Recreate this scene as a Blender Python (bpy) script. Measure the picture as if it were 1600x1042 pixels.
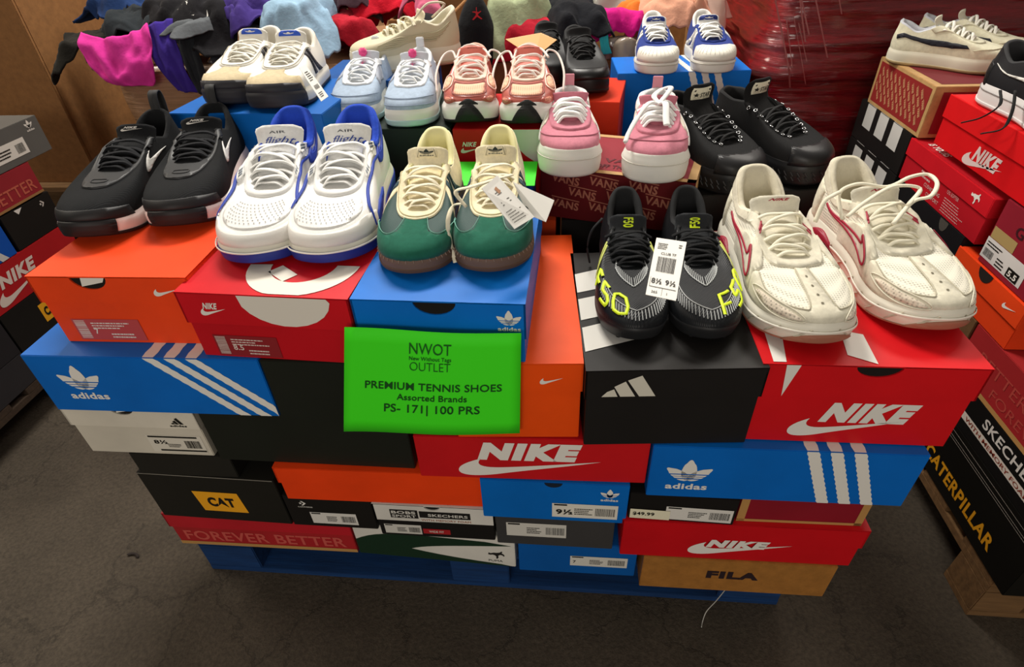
import bpy, bmesh, math, random
import numpy as np
from mathutils import Vector, Matrix, noise
from mathutils.geometry import delaunay_2d_cdt
random.seed(7)
D = bpy.data
for o in list(D.objects): D.objects.remove(o)
SC = bpy.context.scene
COL = SC.collection
# ---------------------------------------------------------------- camera
cd = D.cameras.new('camera'); cam = D.objects.new('camera', cd); COL.objects.link(cam)
cd.sensor_fit = 'HORIZONTAL'; cd.sensor_width = 36.0; cd.lens = 36*904.6/1600; cd.clip_start = .02
def _n(v): v = np.array(v, float); return v/np.linalg.norm(v)
_f = 904.6; _d = _n((56, 1184, _f)); _Y = _n((100, -(_f*_f+56*100)/1184, _f)); _Z = -_d; _X = np.cross(_Y, _Z)
_R = np.array([_X, _Y, _Z]); CAM = np.array([0, -.645, 1.28])
M4 = Matrix.Identity(4)
for i in range(3):
    M4[i][0] = _R[i][0]; M4[i][1] = -_R[i][1]; M4[i][2] = -_R[i][2]; M4[i][3] = CAM[i]
cam.matrix_world = M4
SC.camera = cam
SC.view_settings.view_transform = 'Standard'; SC.view_settings.look = 'None'
SC.view_settings.exposure = 0.0; SC.view_settings.gamma = 1.0; SC.view_settings.use_curve_mapping = False
# ---------------------------------------------------------------- world and lights
W = D.worlds.new('world'); SC.world = W; W.use_nodes = True
bg = W.node_tree.nodes['Background']; bg.inputs[0].default_value = (1.0, .90, .78, 1); bg.inputs[1].default_value = .30
def area(loc, target, sx, sy, power, col):
    l = D.lights.new('ceiling_or_fill_lamp', 'AREA'); l.shape = 'RECTANGLE'; l.size = sx; l.size_y = sy; l.energy = power; l.color = col
    o = D.objects.new('ceiling_or_fill_lamp', l); COL.objects.link(o); o.location = loc
    o.rotation_euler = (Vector(target)-Vector(loc)).to_track_quat('-Z', 'Y').to_euler()
    return o
area((-.7, 2.0, 3.3), (-.1, .3, .7), 1.2, .45, 112, (1, .95, .87))
area((1.6, 2.3, 3.4), (.4, .5, .7), 1.2, .45, 36, (1, .93, .84))
area((-.3, -3.4, 2.0), (-.2, .2, .6), 2.2, .8, 42, (1, .93, .84))  # added low fill behind the camera, brightens the sign and box fronts
area((-3.2, 1.0, 2.9), (-1.1, 0, .2), 1.2, .5, 42, (1, .90, .76))
# ---------------------------------------------------------------- materials
def lin(c):
    if isinstance(c, str): c = [int(c[i:i+2], 16)/255 for i in (0, 2, 4)]
    return tuple(x/12.92 if x <= .04045 else ((x+.055)/1.055)**2.4 for x in c)+(1,)
_mc = {}
def M(col, rough=.6, kind='plain', scale=1.0, coat=0.0, metal=0.0, spec=None):
    if spec is None: spec = {'card': .22, 'cloth': .08, 'knit': .18, 'suede': .1, 'leather': .3, 'mesh': .2, 'floor': .25}.get(kind, .35)
    key = (col, rough, kind, scale, coat, metal)
    if key in _mc: return _mc[key]
    m = D.materials.new('%s_%s' % (kind, col)); m.use_nodes = True; nt = m.node_tree; N = nt.nodes; Lk = nt.links
    b = N['Principled BSDF']; c = lin(col)
    b.inputs['Base Color'].default_value = c; b.inputs['Roughness'].default_value = rough
    b.inputs['Metallic'].default_value = metal; b.inputs['Coat Weight'].default_value = coat; b.inputs['Coat Roughness'].default_value = .15
    b.inputs['Specular IOR Level'].default_value = spec
    tc = N.new('ShaderNodeTexCoord')
    def nz(sc, det=4, rgh=.6, vec=None):
        n = N.new('ShaderNodeTexNoise'); n.inputs['Scale'].default_value = sc; n.inputs['Detail'].default_value = det; n.inputs['Roughness'].default_value = rgh
        Lk.new(vec or tc.outputs['Object'], n.inputs['Vector']); return n
    def mixc(fac, a, bb, lo=.35, hi=.65):
        r = N.new('ShaderNodeMapRange'); r.inputs['From Min'].default_value = lo; r.inputs['From Max'].default_value = hi
        Lk.new(fac, r.inputs['Value']); mx = N.new('ShaderNodeMix'); mx.data_type = 'RGBA'
        mx.inputs[6].default_value = a; mx.inputs[7].default_value = bb; Lk.new(r.outputs[0], mx.inputs[0]); return mx.outputs[2]
    def bump(h, st, dist=.001):
        bp = N.new('ShaderNodeBump'); bp.inputs['Strength'].default_value = st; bp.inputs['Distance'].default_value = dist
        Lk.new(h, bp.inputs['Height']); Lk.new(bp.outputs[0], b.inputs['Normal']); return bp
    def sh(k): return tuple(min(1, x*k) for x in c[:3])+(1,)
    if kind == 'card':
        n = nz(6, 5); Lk.new(mixc(n.outputs[0], sh(.92), sh(1.06)), b.inputs['Base Color']); n2 = nz(14, 3); bump(n2.outputs[0], .25, .002)
    elif kind == 'kraft':
        n = nz(40, 8, .7); Lk.new(mixc(n.outputs[0], sh(.82), sh(1.1)), b.inputs['Base Color']); bump(n.outputs[0], .2, .001)
    elif kind == 'suede':
        n = nz(90*scale, 6, .7); Lk.new(mixc(n.outputs[0], sh(.86), sh(1.12), .3, .7), b.inputs['Base Color']); bump(n.outputs[0], .5, .0006)
        b.inputs['Sheen Weight'].default_value = .08
    elif kind == 'leather':
        v = N.new('ShaderNodeTexVoronoi'); v.inputs['Scale'].default_value = 420*scale; Lk.new(tc.outputs['Object'], v.inputs['Vector'])
        bump(v.outputs['Distance'], .18, .0006)
    elif kind in ('mesh', 'perf'):
        v = N.new('ShaderNodeTexVoronoi'); v.inputs['Scale'].default_value = (230 if kind == 'mesh' else 165)*scale; v.inputs['Randomness'].default_value = .0
        Lk.new(tc.outputs['Object'], v.inputs['Vector'])
        if kind == 'mesh': Lk.new(mixc(v.outputs['Distance'], sh(.50), sh(1.1), .10, .5), b.inputs['Base Color'])
        else: Lk.new(mixc(v.outputs['Distance'], sh(.35), c, .18, .26), b.inputs['Base Color'])
        bump(v.outputs['Distance'], .5, .001)
    elif kind == 'knit':
        w = N.new('ShaderNodeTexWave'); w.inputs['Scale'].default_value = 160*scale; w.inputs['Distortion'].default_value = .5; w.bands_direction = 'DIAGONAL'
        Lk.new(tc.outputs['Object'], w.inputs['Vector']); bump(w.outputs[0], .35, .0007)
        n = nz(30, 4); Lk.new(mixc(n.outputs[0], sh(.88), sh(1.1)), b.inputs['Base Color'])
    elif kind == 'cloth':
        n = nz(9*scale, 6, .65); Lk.new(mixc(n.outputs[0], sh(.75), sh(1.2), .25, .75), b.inputs['Base Color'])
        n2 = nz(35*scale, 5); bump(n2.outputs[0], .5, .006); b.inputs['Sheen Weight'].default_value = .04
    elif kind == 'wood':
        mp = N.new('ShaderNodeMapping'); mp.inputs['Scale'].default_value = (1, 14, 14); Lk.new(tc.outputs['Object'], mp.inputs[0])
        n = nz(5*scale, 7, .65, mp.outputs[0]); Lk.new(mixc(n.outputs[0], sh(.6), sh(1.25), .3, .7), b.inputs['Base Color']); bump(n.outputs[0], .4, .003)
    elif kind == 'floor':
        n = nz(3.2, 9, .7); n2 = nz(110, 6, .7); v = N.new('ShaderNodeTexVoronoi'); v.feature = 'DISTANCE_TO_EDGE'; v.inputs['Scale'].default_value = 5.2
        nn = nz(6, 6, .7); add = N.new('ShaderNodeMix'); add.data_type = 'VECTOR'; add.inputs[0].default_value = .16
        Lk.new(tc.outputs['Object'], add.inputs[4]); Lk.new(nn.outputs['Color'], add.inputs[5]); Lk.new(add.outputs[1], v.inputs['Vector'])
        c1 = mixc(n.outputs[0], sh(.72), sh(1.25), .3, .7)
        r = N.new('ShaderNodeMapRange'); r.inputs['From Min'].default_value = .0; r.inputs['From Max'].default_value = .02; r.inputs['To Min'].default_value = .62
        Lk.new(v.outputs['Distance'], r.inputs['Value']); gate = N.new('ShaderNodeMath'); gate.operation = 'GREATER_THAN'; n3 = nz(1.7, 3); gate.inputs[1].default_value = .54
        Lk.new(n3.outputs[0], gate.inputs[0]); mxx = N.new('ShaderNodeMath'); mxx.operation = 'MAXIMUM'; Lk.new(r.outputs[0], mxx.inputs[0]); Lk.new(gate.outputs[0], mxx.inputs[1])
        sp = N.new('ShaderNodeMapRange'); sp.inputs['From Min'].default_value = .3; sp.inputs['From Max'].default_value = .75; sp.inputs['To Min'].default_value = .65; sp.inputs['To Max'].default_value = 1.5
        Lk.new(n2.outputs[0], sp.inputs['Value']); mu = N.new('ShaderNodeMath'); mu.operation = 'MULTIPLY'; Lk.new(mxx.outputs[0], mu.inputs[0]); Lk.new(sp.outputs[0], mu.inputs[1])
        vm = N.new('ShaderNodeVectorMath'); vm.operation = 'SCALE'; Lk.new(c1, vm.inputs[0]); Lk.new(mu.outputs[0], vm.inputs['Scale']); Lk.new(vm.outputs[0], b.inputs['Base Color'])
        bump(mu.outputs[0], .5, .004)
    elif kind == 'film':
        mp = N.new('ShaderNodeMapping'); mp.inputs['Scale'].default_value = (2.2, 2.2, 30); Lk.new(tc.outputs['Object'], mp.inputs[0])
        n = nz(3*scale, 8, .7, mp.outputs[0]); Lk.new(mixc(n.outputs[0], sh(.5), sh(1.5), .3, .72), b.inputs['Base Color']); bump(n.outputs[0], 1.0, .03)
    elif kind == 'film2':
        mp = N.new('ShaderNodeMapping'); mp.inputs['Scale'].default_value = (1.5, 1.5, 40); Lk.new(tc.outputs['Object'], mp.inputs[0])
        n = nz(3*scale, 8, .7, mp.outputs[0]); Lk.new(mixc(n.outputs[0], sh(.8), sh(1.3), .35, .7), b.inputs['Base Color']); bump(n.outputs[0], .9, .012)
    elif kind == 'clear':
        b.inputs['Transmission Weight'].default_value = .9; n = nz(25, 6); bump(n.outputs[0], .9, .01)
    _mc[key] = m; return m
# ---------------------------------------------------------------- object helpers
def link_mesh(name, v, f, mat, parent=None, smooth=False, mats=None, fm=None):
    me = D.meshes.new(name); me.from_pydata([tuple(map(float, p)) for p in v], [], [tuple(int(i) for i in q) for q in f]); me.validate()
    if mats:
        for m in mats: me.materials.append(m)
        if fm is not None and len(fm) == len(me.polygons): me.polygons.foreach_set('material_index', fm)
    else: me.materials.append(mat)
    if smooth: me.polygons.foreach_set('use_smooth', [True]*len(me.polygons))
    o = D.objects.new(name, me); COL.objects.link(o)
    if parent: o.parent = parent
    return o
def bm_obj(name, bm, mat, parent=None, smooth=False):
    bmesh.ops.recalc_face_normals(bm, faces=bm.faces)
    me = D.meshes.new(name); bm.to_mesh(me); bm.free(); me.materials.append(mat)
    if smooth: me.polygons.foreach_set('use_smooth', [True]*len(me.polygons))
    o = D.objects.new(name, me); COL.objects.link(o)
    if parent: o.parent = parent
    return o
def thing(name, label, cat, loc=(0, 0, 0), rz=0, group=None):
    o = D.objects.new(name, None); COL.objects.link(o); o.empty_display_size = .05
    o.location = loc; o.rotation_euler = (0, 0, rz); tag(o, label, cat, group); return o
def tag(o, label, cat, group=None, kind=None):
    if label: o['label'] = label
    if cat: o['category'] = cat
    if group: o['group'] = group
    if kind: o['kind'] = kind
    return o
def struct(o): o['kind'] = 'structure'; return o
def bbox(bm, x0, x1, y0, y1, z0, z1, bev=0, rot=None):
    r = bmesh.ops.create_cube(bm, size=1); vs = r['verts']
    for v in vs: v.co = Vector(((x0+x1)/2+v.co.x*(x1-x0), (y0+y1)/2+v.co.y*(y1-y0), (z0+z1)/2+v.co.z*(z1-z0)))
    if rot: bmesh.ops.rotate(bm, verts=vs, cent=rot[0], matrix=rot[1])
    if bev:
        es = list({e for v in vs for e in v.link_edges}); bmesh.ops.bevel(bm, geom=es, offset=bev, segments=2, affect='EDGES')
# ---------------------------------------------------------------- 2D print items: (verts Nx2, faces)
def join2(items):
    V = []; F = []
    for v, f in items:
        o = len(V); V += [tuple(p) for p in v]; F += [[i+o for i in q] for q in f]
    return V, F
def rect(x, y, w, h): return [(x, y), (x+w, y), (x+w, y+h), (x, y+h)], [[0, 1, 2, 3]]
def poly(p): return list(p), [list(range(len(p)))]
def tri_fill(loops, step=None):
    """constrained triangulation of loops (even-odd)"""
    vs = []; es = []
    for L in loops:
        o = len(vs); n = len(L); vs += [Vector((p[0], p[1])) for p in L]; es += [(o+i, o+(i+1) % n) for i in range(n)]
    def inside(x, y):
        c = False
        for L in loops:
            n = len(L); j = n-1
            for i in range(n):
                if (L[i][1] > y) != (L[j][1] > y) and x < (L[j][0]-L[i][0])*(y-L[i][1])/(L[j][1]-L[i][1])+L[i][0]: c = not c
                j = i
        return c
    if step:
        xs = [v.x for v in vs]; ys = [v.y for v in vs]; sx, sy = step
        for i in range(int(math.floor(min(xs)/sx)), int(math.ceil(max(xs)/sx))+1):
            for j in range(int(math.floor(min(ys)/sy)), int(math.ceil(max(ys)/sy))+1):
                x = i*sx+(j % 2)*sx*.5; y = j*sy
                if inside(x, y): vs.append(Vector((x, y)))
    r = delaunay_2d_cdt(vs, es, [], 0, 1e-7)
    out = []
    for t in r[2]:
        cx = sum(r[0][i].x for i in t)/len(t); cy = sum(r[0][i].y for i in t)/len(t)
        if inside(cx, cy): out.append(list(t))
    return [(p.x, p.y) for p in r[0]], out
def xf(item, x=0, y=0, s=1, sy=None, rot=0, shear=0):
    v, f = item; sy = s if sy is None else sy; c, q = math.cos(rot), math.sin(rot); o = []
    for px, py in v:
        px, py = px*s+shear*py*sy, py*sy
        o.append((x+px*c-py*q, y+px*q+py*c))
    return o, f
_tc = {}
def _rawtext(s, bold):
    if (s, bold) in _tc: return _tc[(s, bold)]
    cu = D.curves.new('t', 'FONT'); cu.body = s; cu.size = 1; cu.offset = bold; cu.space_character = 1+bold*2.2; cu.resolution_u = 3; cu.fill_mode = 'FRONT'; cu.dimensions = '2D'
    ob = D.objects.new('t', cu); me = ob.to_mesh()
    v = [(p.co.x, p.co.y) for p in me.vertices]; f = [list(p.vertices) for p in me.polygons]
    ob.to_mesh_clear(); D.objects.remove(ob); D.curves.remove(cu)
    _tc[(s, bold)] = (v, f); return v, f
def T(s, x, y, h, w=None, bold=.0, shear=0, rot=0, center=False):
    v, f = _rawtext(s, bold)
    if not v: return [], []
    x0 = min(p[0] for p in v); x1 = max(p[0] for p in v); cap = .70+2*bold
    k = h/cap; kx = (w/(x1-x0)) if w else k
    v = [((p[0]-x0)*kx, (p[1]+bold)*k) for p in v]
    if center: ww = (x1-x0)*kx; v = [(p[0]-ww/2, p[1]) for p in v]
    return xf((v, f), x, y, 1, 1, rot, shear)
def bez(p0, p1, p2, p3, n=10):
    return [tuple((1-t)**3*a+3*(1-t)**2*t*b+3*(1-t)*t*t*c+t**3*d for a, b, c, d in zip(p0, p1, p2, p3)) for t in [i/n for i in range(n)]]
def swoosh(x, y, w, h=None, rot=0, flip=False):
    P = bez((1, .62), (.75, .44), (.50, .32), (.27, .16))+bez((.27, .16), (.12, .07), (.0, .08), (0, .26))+bez((0, .26), (0, .42), (.10, .55), (.165, .62))+bez((.165, .62), (.13, .48), (.14, .36), (.27, .37))+bez((.27, .37), (.36, .375), (.70, .50), (1, .62))
    P = [(a, b-.1) for a, b in P]
    if flip: P = [(1-a, b) for a, b in P]
    v, f = tri_fill([P]); hh = h if h else w*.9
    return xf((v, f), x, y, w, hh, rot)
def scan(polys, n=30, skip=()):
    ys = [p[1] for P in polys for p in P]; y0, y1 = min(ys), max(ys); V = []; F = []
    def cuts(y):
        r = []
        for P in polys:
            c = []
            for i in range(len(P)):
                a, b = P[i], P[(i+1) % len(P)]
                if (a[1] > y) != (b[1] > y): c.append(a[0]+(b[0]-a[0])*(y-a[1])/(b[1]-a[1]))
            c.sort(); r.append(c[:2] if len(c) >= 2 else None)
        return r
    for i in range(n):
        ya = y0+(y1-y0)*(i+.001)/n; yb = y0+(y1-y0)*(i+.999)/n; ym = (ya+yb)/2
        if any(a <= ym <= b for a, b in skip): continue
        for A, B in zip(cuts(ya), cuts(yb)):
            if A and B:
                o = len(V); V += [(A[0], ya), (A[1], ya), (B[1], yb), (B[0], yb)]; F.append([o, o+1, o+2, o+3])
    return V, F
def trefoil(x, y, w, word=True):
    def leaf(cx, cy, L, wd, ang):
        P = []
        for k in range(24):
            t = k/24*2*math.pi; px = wd*math.sin(t)*(1-.25*math.cos(t)); py = L*(math.cos(t))
            if py > .6*L: px *= .8
            a, b = px*math.cos(ang)-py*math.sin(ang), px*math.sin(ang)+py*math.cos(ang); P.append((cx+a, cy+b))
        return P
    leaves = [leaf(.5, .50, .36, .17, 0), leaf(.25, .36, .33, .14, math.radians(52)), leaf(.75, .36, .33, .14, -math.radians(52))]
    v = scan(leaves, 44, ((.19, .215), (.265, .29), (.34, .365)))
    v = ([(a, b) for a, b in v[0]], v[1]); it = [xf(v, x, y+w*.18, w)]
    if word: it.append(T('adidas', x+w*.02, y, w*.21, w*.96, .03))
    return join2(it)
def bars3(x, y, w):
    P = []
    for i, (a, h) in enumerate(((0, .30), (.30, .5), (.60, .72))):
        P.append(poly([(a, 0), (a+.24, 0), (a+.24-.18*h*1.3+.0, h), (a-.18*h*1.3, h)]))
    P = [poly([(.0, 0), (.24, 0), (.14, .18), (-.05+.0, .09)]), poly([(.30, 0), (.56, 0), (.33, .42), (.12, .30)]), poly([(.64, 0), (.92, 0), (.56, .68), (.34, .56)])]
    return xf(join2(P), x, y, w)
def barcode(x, y, w, h, seed=1, vert=False):
    r = random.Random(seed); it = []; p = 0
    L = h if vert else w
    while p < L:
        b = L*r.uniform(.008, .03)
        it.append(rect(x, y+p, w, b) if vert else rect(x+p, y, b, h)); p += b+L*r.uniform(.012, .03)
    return join2(it)
def lines(x, y, w, h, n, seed=1, fill=.45):
    r = random.Random(seed); it = []
    for i in range(n):
        yy = y+h*i/n; p = 0; e = w*r.uniform(.6, 1)
        while p < e:
            b = w*r.uniform(.03, .12); it.append(rect(x+p, yy, min(b, e-p), h/n*fill)); p += b+w*.015
    return join2(it)
def puma(x, y, w):
    P = [(0, .42), (.12, .38), (.28, .42), (.42, .36), (.50, .20), (.46, .06), (.55, .0), (.62, .18), (.60, .34), (.72, .44), (.86, .42), (.92, .30), (1.0, .36), (.94, .52), (.82, .62), (.88, .76), (.80, .80), (.72, .68), (.52, .62), (.34, .62), (.16, .54), (.04, .60)]
    return xf(tri_fill([P]), x, y, w)
def jump(x, y, w):
    P = [(.45, 1), (.52, 1), (.50, .72), (.58, .60), (.85, .72), (.88, .66), (.60, .48), (.58, .38), (.95, .1), (.86, .04), (.5, .26), (.15, 0), (.05, .06), (.40, .40), (.38, .56), (.1, .62), (.12, .68), (.44, .68)]
    return xf(tri_fill([P]), x, y, w)
def chev(x, y, w):
    P = [(.25, 1), (.5, 1), (1, .5), (.5, 0), (.25, 0), (.68, .5)]; S = []
    for k in range(10):
        a = math.pi/2+k*math.pi/5; r = .26 if k % 2 == 0 else .11; S.append((.2+r*math.cos(a), .5+r*math.sin(a)))
    return join2([xf(tri_fill([P]), x, y, w), xf(tri_fill([S]), x, y, w)])
def vans(x, y, w, rot=0):
    h = w*.34
    it = [T('VANS', 0, 0, .30, 1, .03), poly([(.08, .34), (1.0, .34), (1.0, .375), (-.03, .375), (-.03, .34)])]
    return xf(join2(it), x, y, w, w, rot)
# ---------------------------------------------------------------- shoe boxes
def face_matrix(b, face, off):
    w, d, h = b['w'], b['d'], b['h']
    if face == 'front': o = Vector((-w/2, -d/2-off, 0)); u = Vector((1, 0, 0)); v = Vector((0, 0, 1))
    if face == 'left': o = Vector((-w/2-off, d/2, 0)); u = Vector((0, -1, 0)); v = Vector((0, 0, 1))
    if face == 'right': o = Vector((w/2+off, -d/2, 0)); u = Vector((0, 1, 0)); v = Vector((0, 0, 1))
    if face == 'top': o = Vector((-w/2, -d/2, h+off)); u = Vector((1, 0, 0)); v = Vector((0, 1, 0))
    return o, u, v
def pr(b, face, name, items, mat, lid=None, parent=None, extra=0, clip=True):
    if isinstance(items, tuple): items = [items]
    V, F = join2(items)
    if not V: return None
    if lid is None: lid = b['lh'] > 0 and face != 'top' and max(p[1] for p in V) > b['h']-b['lh']
    off = (.0034 if lid else .0006)+extra
    o, u, v = face_matrix(b, face, off)
    if clip:
        L = {'front': (b['w'], b['h']), 'left': (b['d'], b['h']), 'right': (b['d'], b['h']), 'top': (b['w'], b['d'])}[face]
        V = [(min(max(p[0], 0), L[0]), min(max(p[1], 0.001), L[1]-.0005)) for p in V]
    P = [o+u*p[0]+v*p[1] for p in V]
    return link_mesh(name, P, F, mat, parent or b['o'])
def sbox(label, fl, rot, w, d, h, zb, col, lh=0, lcol=None, hole=None, name='shoe_box', group=None, rough=.45, kind='card', tilt=0, cat='box', tissue=False):
    a = math.radians(rot); cx = fl[0]+math.cos(a)*w/2-math.sin(a)*d/2; cy = fl[1]+math.sin(a)*w/2+math.cos(a)*d/2
    o = thing(name, label, cat, (cx, cy, zb), a, group)
    m = M(col, rough, kind); ml = M(lcol or col, rough, kind)
    bm = bmesh.new(); t = .0028 if lh else 0; bbox(bm, -w/2, w/2, -d/2, d/2, 0, h-(.002 if lh else 0), .0012)
    bm_obj('box_body', bm, m, o)
    b = dict(o=o, w=w, d=d, h=h, lh=lh)
    if lh:
        bm = bmesh.new(); x0, x1, y0, y1 = -w/2-t, w/2+t, -d/2-t, d/2+t
        bbox(bm, x0, x1, y0, y1, h-.0015, h+.0008, 0)
        bbox(bm, x0, -w/2+.0001, y0, y1, h-lh, h, 0); bbox(bm, w/2-.0001, x1, y0, y1, h-lh, h, 0); bbox(bm, x0, x1, d/2-.0001, y1, h-lh, h, 0)
        if hole:
            hx, hr, hk = hole; L = [(-w/2-t, h-lh), (w/2+t, h-lh), (w/2+t, h)]
            L += [(-w/2+hx+hr*math.cos(q), h-hk*hr*math.sin(q)) for q in [math.pi*i/12 for i in range(13)]]+[(-w/2-t, h)]
            V, F = tri_fill([L]); n = len(V)
            VV = [(p[0], y0, p[1]) for p in V]+[(p[0], -d/2+.0001, p[1]) for p in V]
            vs = [bm.verts.new(p) for p in VV]
            for q in F: bm.faces.new([vs[i] for i in q]); bm.faces.new([vs[i+n] for i in reversed(q)])
            for i in range(len(L)):
                j = (i+1) % len(L)
                try: bm.faces.new([vs[i], vs[j], vs[j+n], vs[i+n]])
                except Exception: pass
        else: bbox(bm, x0, x1, y0, -d/2+.0001, h-lh, h, 0)
        bm_obj('box_lid', bm, ml, o)
        if hole:
            hp = [(hx+hr*.99*math.cos(q), h-.001-hk*hr*.99*math.sin(q)) for q in [math.pi*i/12 for i in range(13)]]
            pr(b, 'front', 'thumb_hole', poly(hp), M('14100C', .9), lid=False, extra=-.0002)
            if tissue: pr(b, 'front', 'tissue_paper', tri_fill([[(hx-hr*.4, h-.0015), (hx+hr*.9, h-.0015), (hx+hr*.7, h-hr*hk*.45), (hx+hr*.1, h-hr*hk*.62), (hx-hr*.55, h-hr*hk*.8)]]), M('E8E4DA', .8), lid=False, extra=.0008)
    return b
WH = M('E9E6DE', .5); BK = M('15140F', .5)
def stripes3(x, w, gap, y0, y1, dx, teeth=True):
    it = []
    for k in range(3):
        xs = x+k*(w+gap); L = []; n = 22
        for i in range(n+1):
            t = i/n; L.append((xs+dx*t+(.0 if i % 2 else .0015)*teeth, y1+(y0-y1)*t))
        R = []
        for i in range(n, -1, -1):
            t = i/n; R.append((xs+w+dx*t+(.0015 if i % 2 else 0)*teeth, y1+(y0-y1)*t))
        it.append(tri_fill([L+R]))
    return join2(it)
def stick(b, face, x, y, w, h, base, name='size_label', dark='1A1816', big=None, seed=3, lid=None, vbar=False, rot=0):
    o = pr(b, face, name, rect(x, y, w, h), M(base, .5), lid=lid, extra=.0004)
    lidf = b['lh'] > 0 and y+h > b['h']-b['lh'] if lid is None else lid
    it = []
    if vbar: it += [barcode(x+w*.03, y+h*.08, w*.16, h*.84, seed, True), lines(x+w*.27, y+h*.55, w*.6, h*.35, 3, seed), lines(x+w*.5, y+h*.12, w*.35, h*.28, 2, seed+1)]
    else: it += [barcode(x+w*.66, y+h*.2, w*.3, h*.55, seed), lines(x+w*.34, y+h*.25, w*.28, h*.5, 4, seed), rect(x+w*.03, y+h*.86, w*.2, h*.1)]
    if big: it.append(T(big, x+w*(.27 if vbar else .05), y+h*.3, h*.26, None, .02))
    pr(b, face, 'label_print', it, M(dark, .6), lid=lidf, parent=o, extra=.0008)
    return o
# ---------------------------------------------------------------- floor
bm = bmesh.new(); bmesh.ops.create_grid(bm, x_segments=4, y_segments=4, size=7)
for v in bm.verts: v.co.y += 2.5
struct(bm_obj('floor', bm, M('463E34', .75, 'floor')))
# ================================================================ pallets
def pallet(label, x0, y0, w, d, h, col, rz=0, deck=None):
    o = thing('pallet', label, 'pallet', (x0, y0, 0), rz)
    m = M(col, .8, 'wood')
    for k in range(3):
        yy = d*(k/2)*.92; 
        bm = bmesh.new(); bbox(bm, 0, w, yy, yy+d*.08, 0, .018, .001); bm_obj('bottom_board', bm, m, o)
        for j in range(3):
            bm = bmesh.new(); xx = w*(j/2)*.9; bbox(bm, xx, xx+w*.1, yy, yy+d*.08, .018, h-.04, .002); bm_obj('block', bm, m, o)
    for j in range(3):
        xx = w*(j/2)*.9; bm = bmesh.new(); bbox(bm, xx, xx+w*.1, 0, d, h-.04, h-.02, .001); bm_obj('stringer_board', bm, m, o)
    n = 7
    for k in range(n):
        yy = d*(k/(n-1))*.91; bm = bmesh.new(); bbox(bm, 0, w, yy, yy+d*.09, h-.02, h, .001); bm_obj('deck_board', bm, m, o)
    return o
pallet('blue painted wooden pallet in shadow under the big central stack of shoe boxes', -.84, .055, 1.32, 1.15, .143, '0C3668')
# ================================================================ central stack, front side (bottom to top)
OR = 'F2481A'; RD = 'CB161D'; BL = '0468C4'; KB = '1B1917'; KR = 'B98A4E'
b = sbox('flat dark red box lettered FOREVER BETTER low at the left of the stack', (-.845, .032), .4, .405, .30, .113, .1445, 'A92428', .046, 'B8202A')
pr(b, 'front', 'lettering', T('FOREVER BETTER', .02, .019, .034, .365, .02), M('C6534A', .6), lid=False); pr(b, 'front', 'kraft_edge', rect(0, .0, .405, .012), M(KR, .7), lid=False)
b = sbox('white and dark green shoe box with a small leaping cat logo near the floor', (-.435, .035), -2, .342, .26, .1055, .1445, 'D8D5CC')
pr(b, 'front', 'green_panel', tri_fill([bez((0, .052), (.06, .095), (.12, .085), (.33, .082), 12)+[(.335, .075)]+bez((.335, .075), (.22, .06), (.15, .052), (.12, .035), 10)+bez((.12, .035), (.2, .015), (.27, .01), (.335, .004), 8)+[(.335, .0), (0, .0)]]), M('16301F', .5))
pr(b, 'front', 'logo', puma(.285, .025, .035), M('22201E', .5)); pr(b, 'front', 'lettering', T('PUMA', .285, .014, .007, .03), M('22201E', .5))
b = sbox('blue shoe box with white size 7 label near the floor in the middle', (-.085, .017), .3, .237, .33, .1055, .1445, '0A58A6')
stick(b, 'front', .105, .03, .115, .034, 'D9D6CC', big='7', seed=4)
b = sbox('plain brown cardboard shoe box lettered FILA at the bottom right of the stack', (.161, -.002), .2, .359, .26, .106, .1445, 'A56F33', kind='kraft')
pr(b, 'front', 'lettering', T('FILA', .125, .045, .026, .10, .06), M('2A1B20', .6))
# layer 2
b = sbox('black shoe box with yellow CAT plate at the left of the stack', (-.837, .025), -.9, .285, .30, .14, .2585, '1E1D19', .0)
p_ = pr(b, 'front', 'yellow_plate', poly([(.105, .03), (.20, .03), (.194, .092), (.098, .092)]), M('F0A81E', .5)); pr(b, 'front', 'lettering', [T('CAT', .122, .046, .03, .058, .05), ], M('171411', .5), extra=.0006, parent=p_)
pr(b, 'front', 'triangle_mark', poly([(.138, .046), (.164, .046), (.151, .058)]), M('F0A81E', .5), extra=.0012, parent=p_); pr(b, 'front', 'worn_edge', [rect(.002, .1375, .28, .0018)], M('8F8A80', .7))
b = sbox('black shoe box with small white star chevron logo and white label beside the yellow plate', (-.548, .02), 0, .178, .32, .097, .2585, KB)
pr(b, 'front', 'logo', chev(.03, .068, .014), WH); pr(b, 'front', 'lettering', T('CONVERSE', .025, .062, .003, .03, .02), WH); stick(b, 'front', .045, .012, .095, .036, 'DAD7D0', seed=8)
b = sbox('black and white shoe box lettered BOBS SPORT under the low orange box', (-.362, .015), 0, .232, .32, .104, .2505, '1B1918', .05, 'D6D3CB', hole=(.115, .016, .8))
pr(b, 'front', 'black_plate', [rect(.03, .064, .055, .026), rect(.088, .068, .10, .02)], M('1B1918', .5)); pr(b, 'front', 'lettering', [T('BOBS', .033, .078, .009, .048, .03), T('SPORT', .033, .067, .008, .048, .02), T('SKECHERS', .105, .0735, .0085, .078, .02)], M('D6D3CB', .5), extra=.0006)
pr(b, 'front', 'slogan', T('WITH MEMORY FOAM', .09, .0575, .006, .098, .0), M('A0552F', .5)); stick(b, 'front', .01, .008, .075, .03, 'CFCCC4', seed=6, lid=False); r_ = pr(b, 'front', 'red_label', rect(.088, .012, .055, .016), M('A82025', .5), lid=False, extra=.0004)
pr(b, 'front', 'label_print', T('WIDE FIT', .1, .0165, .007, .03, .01), M('D9D5CC', .5), lid=False, extra=.0008, parent=r_)
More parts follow.
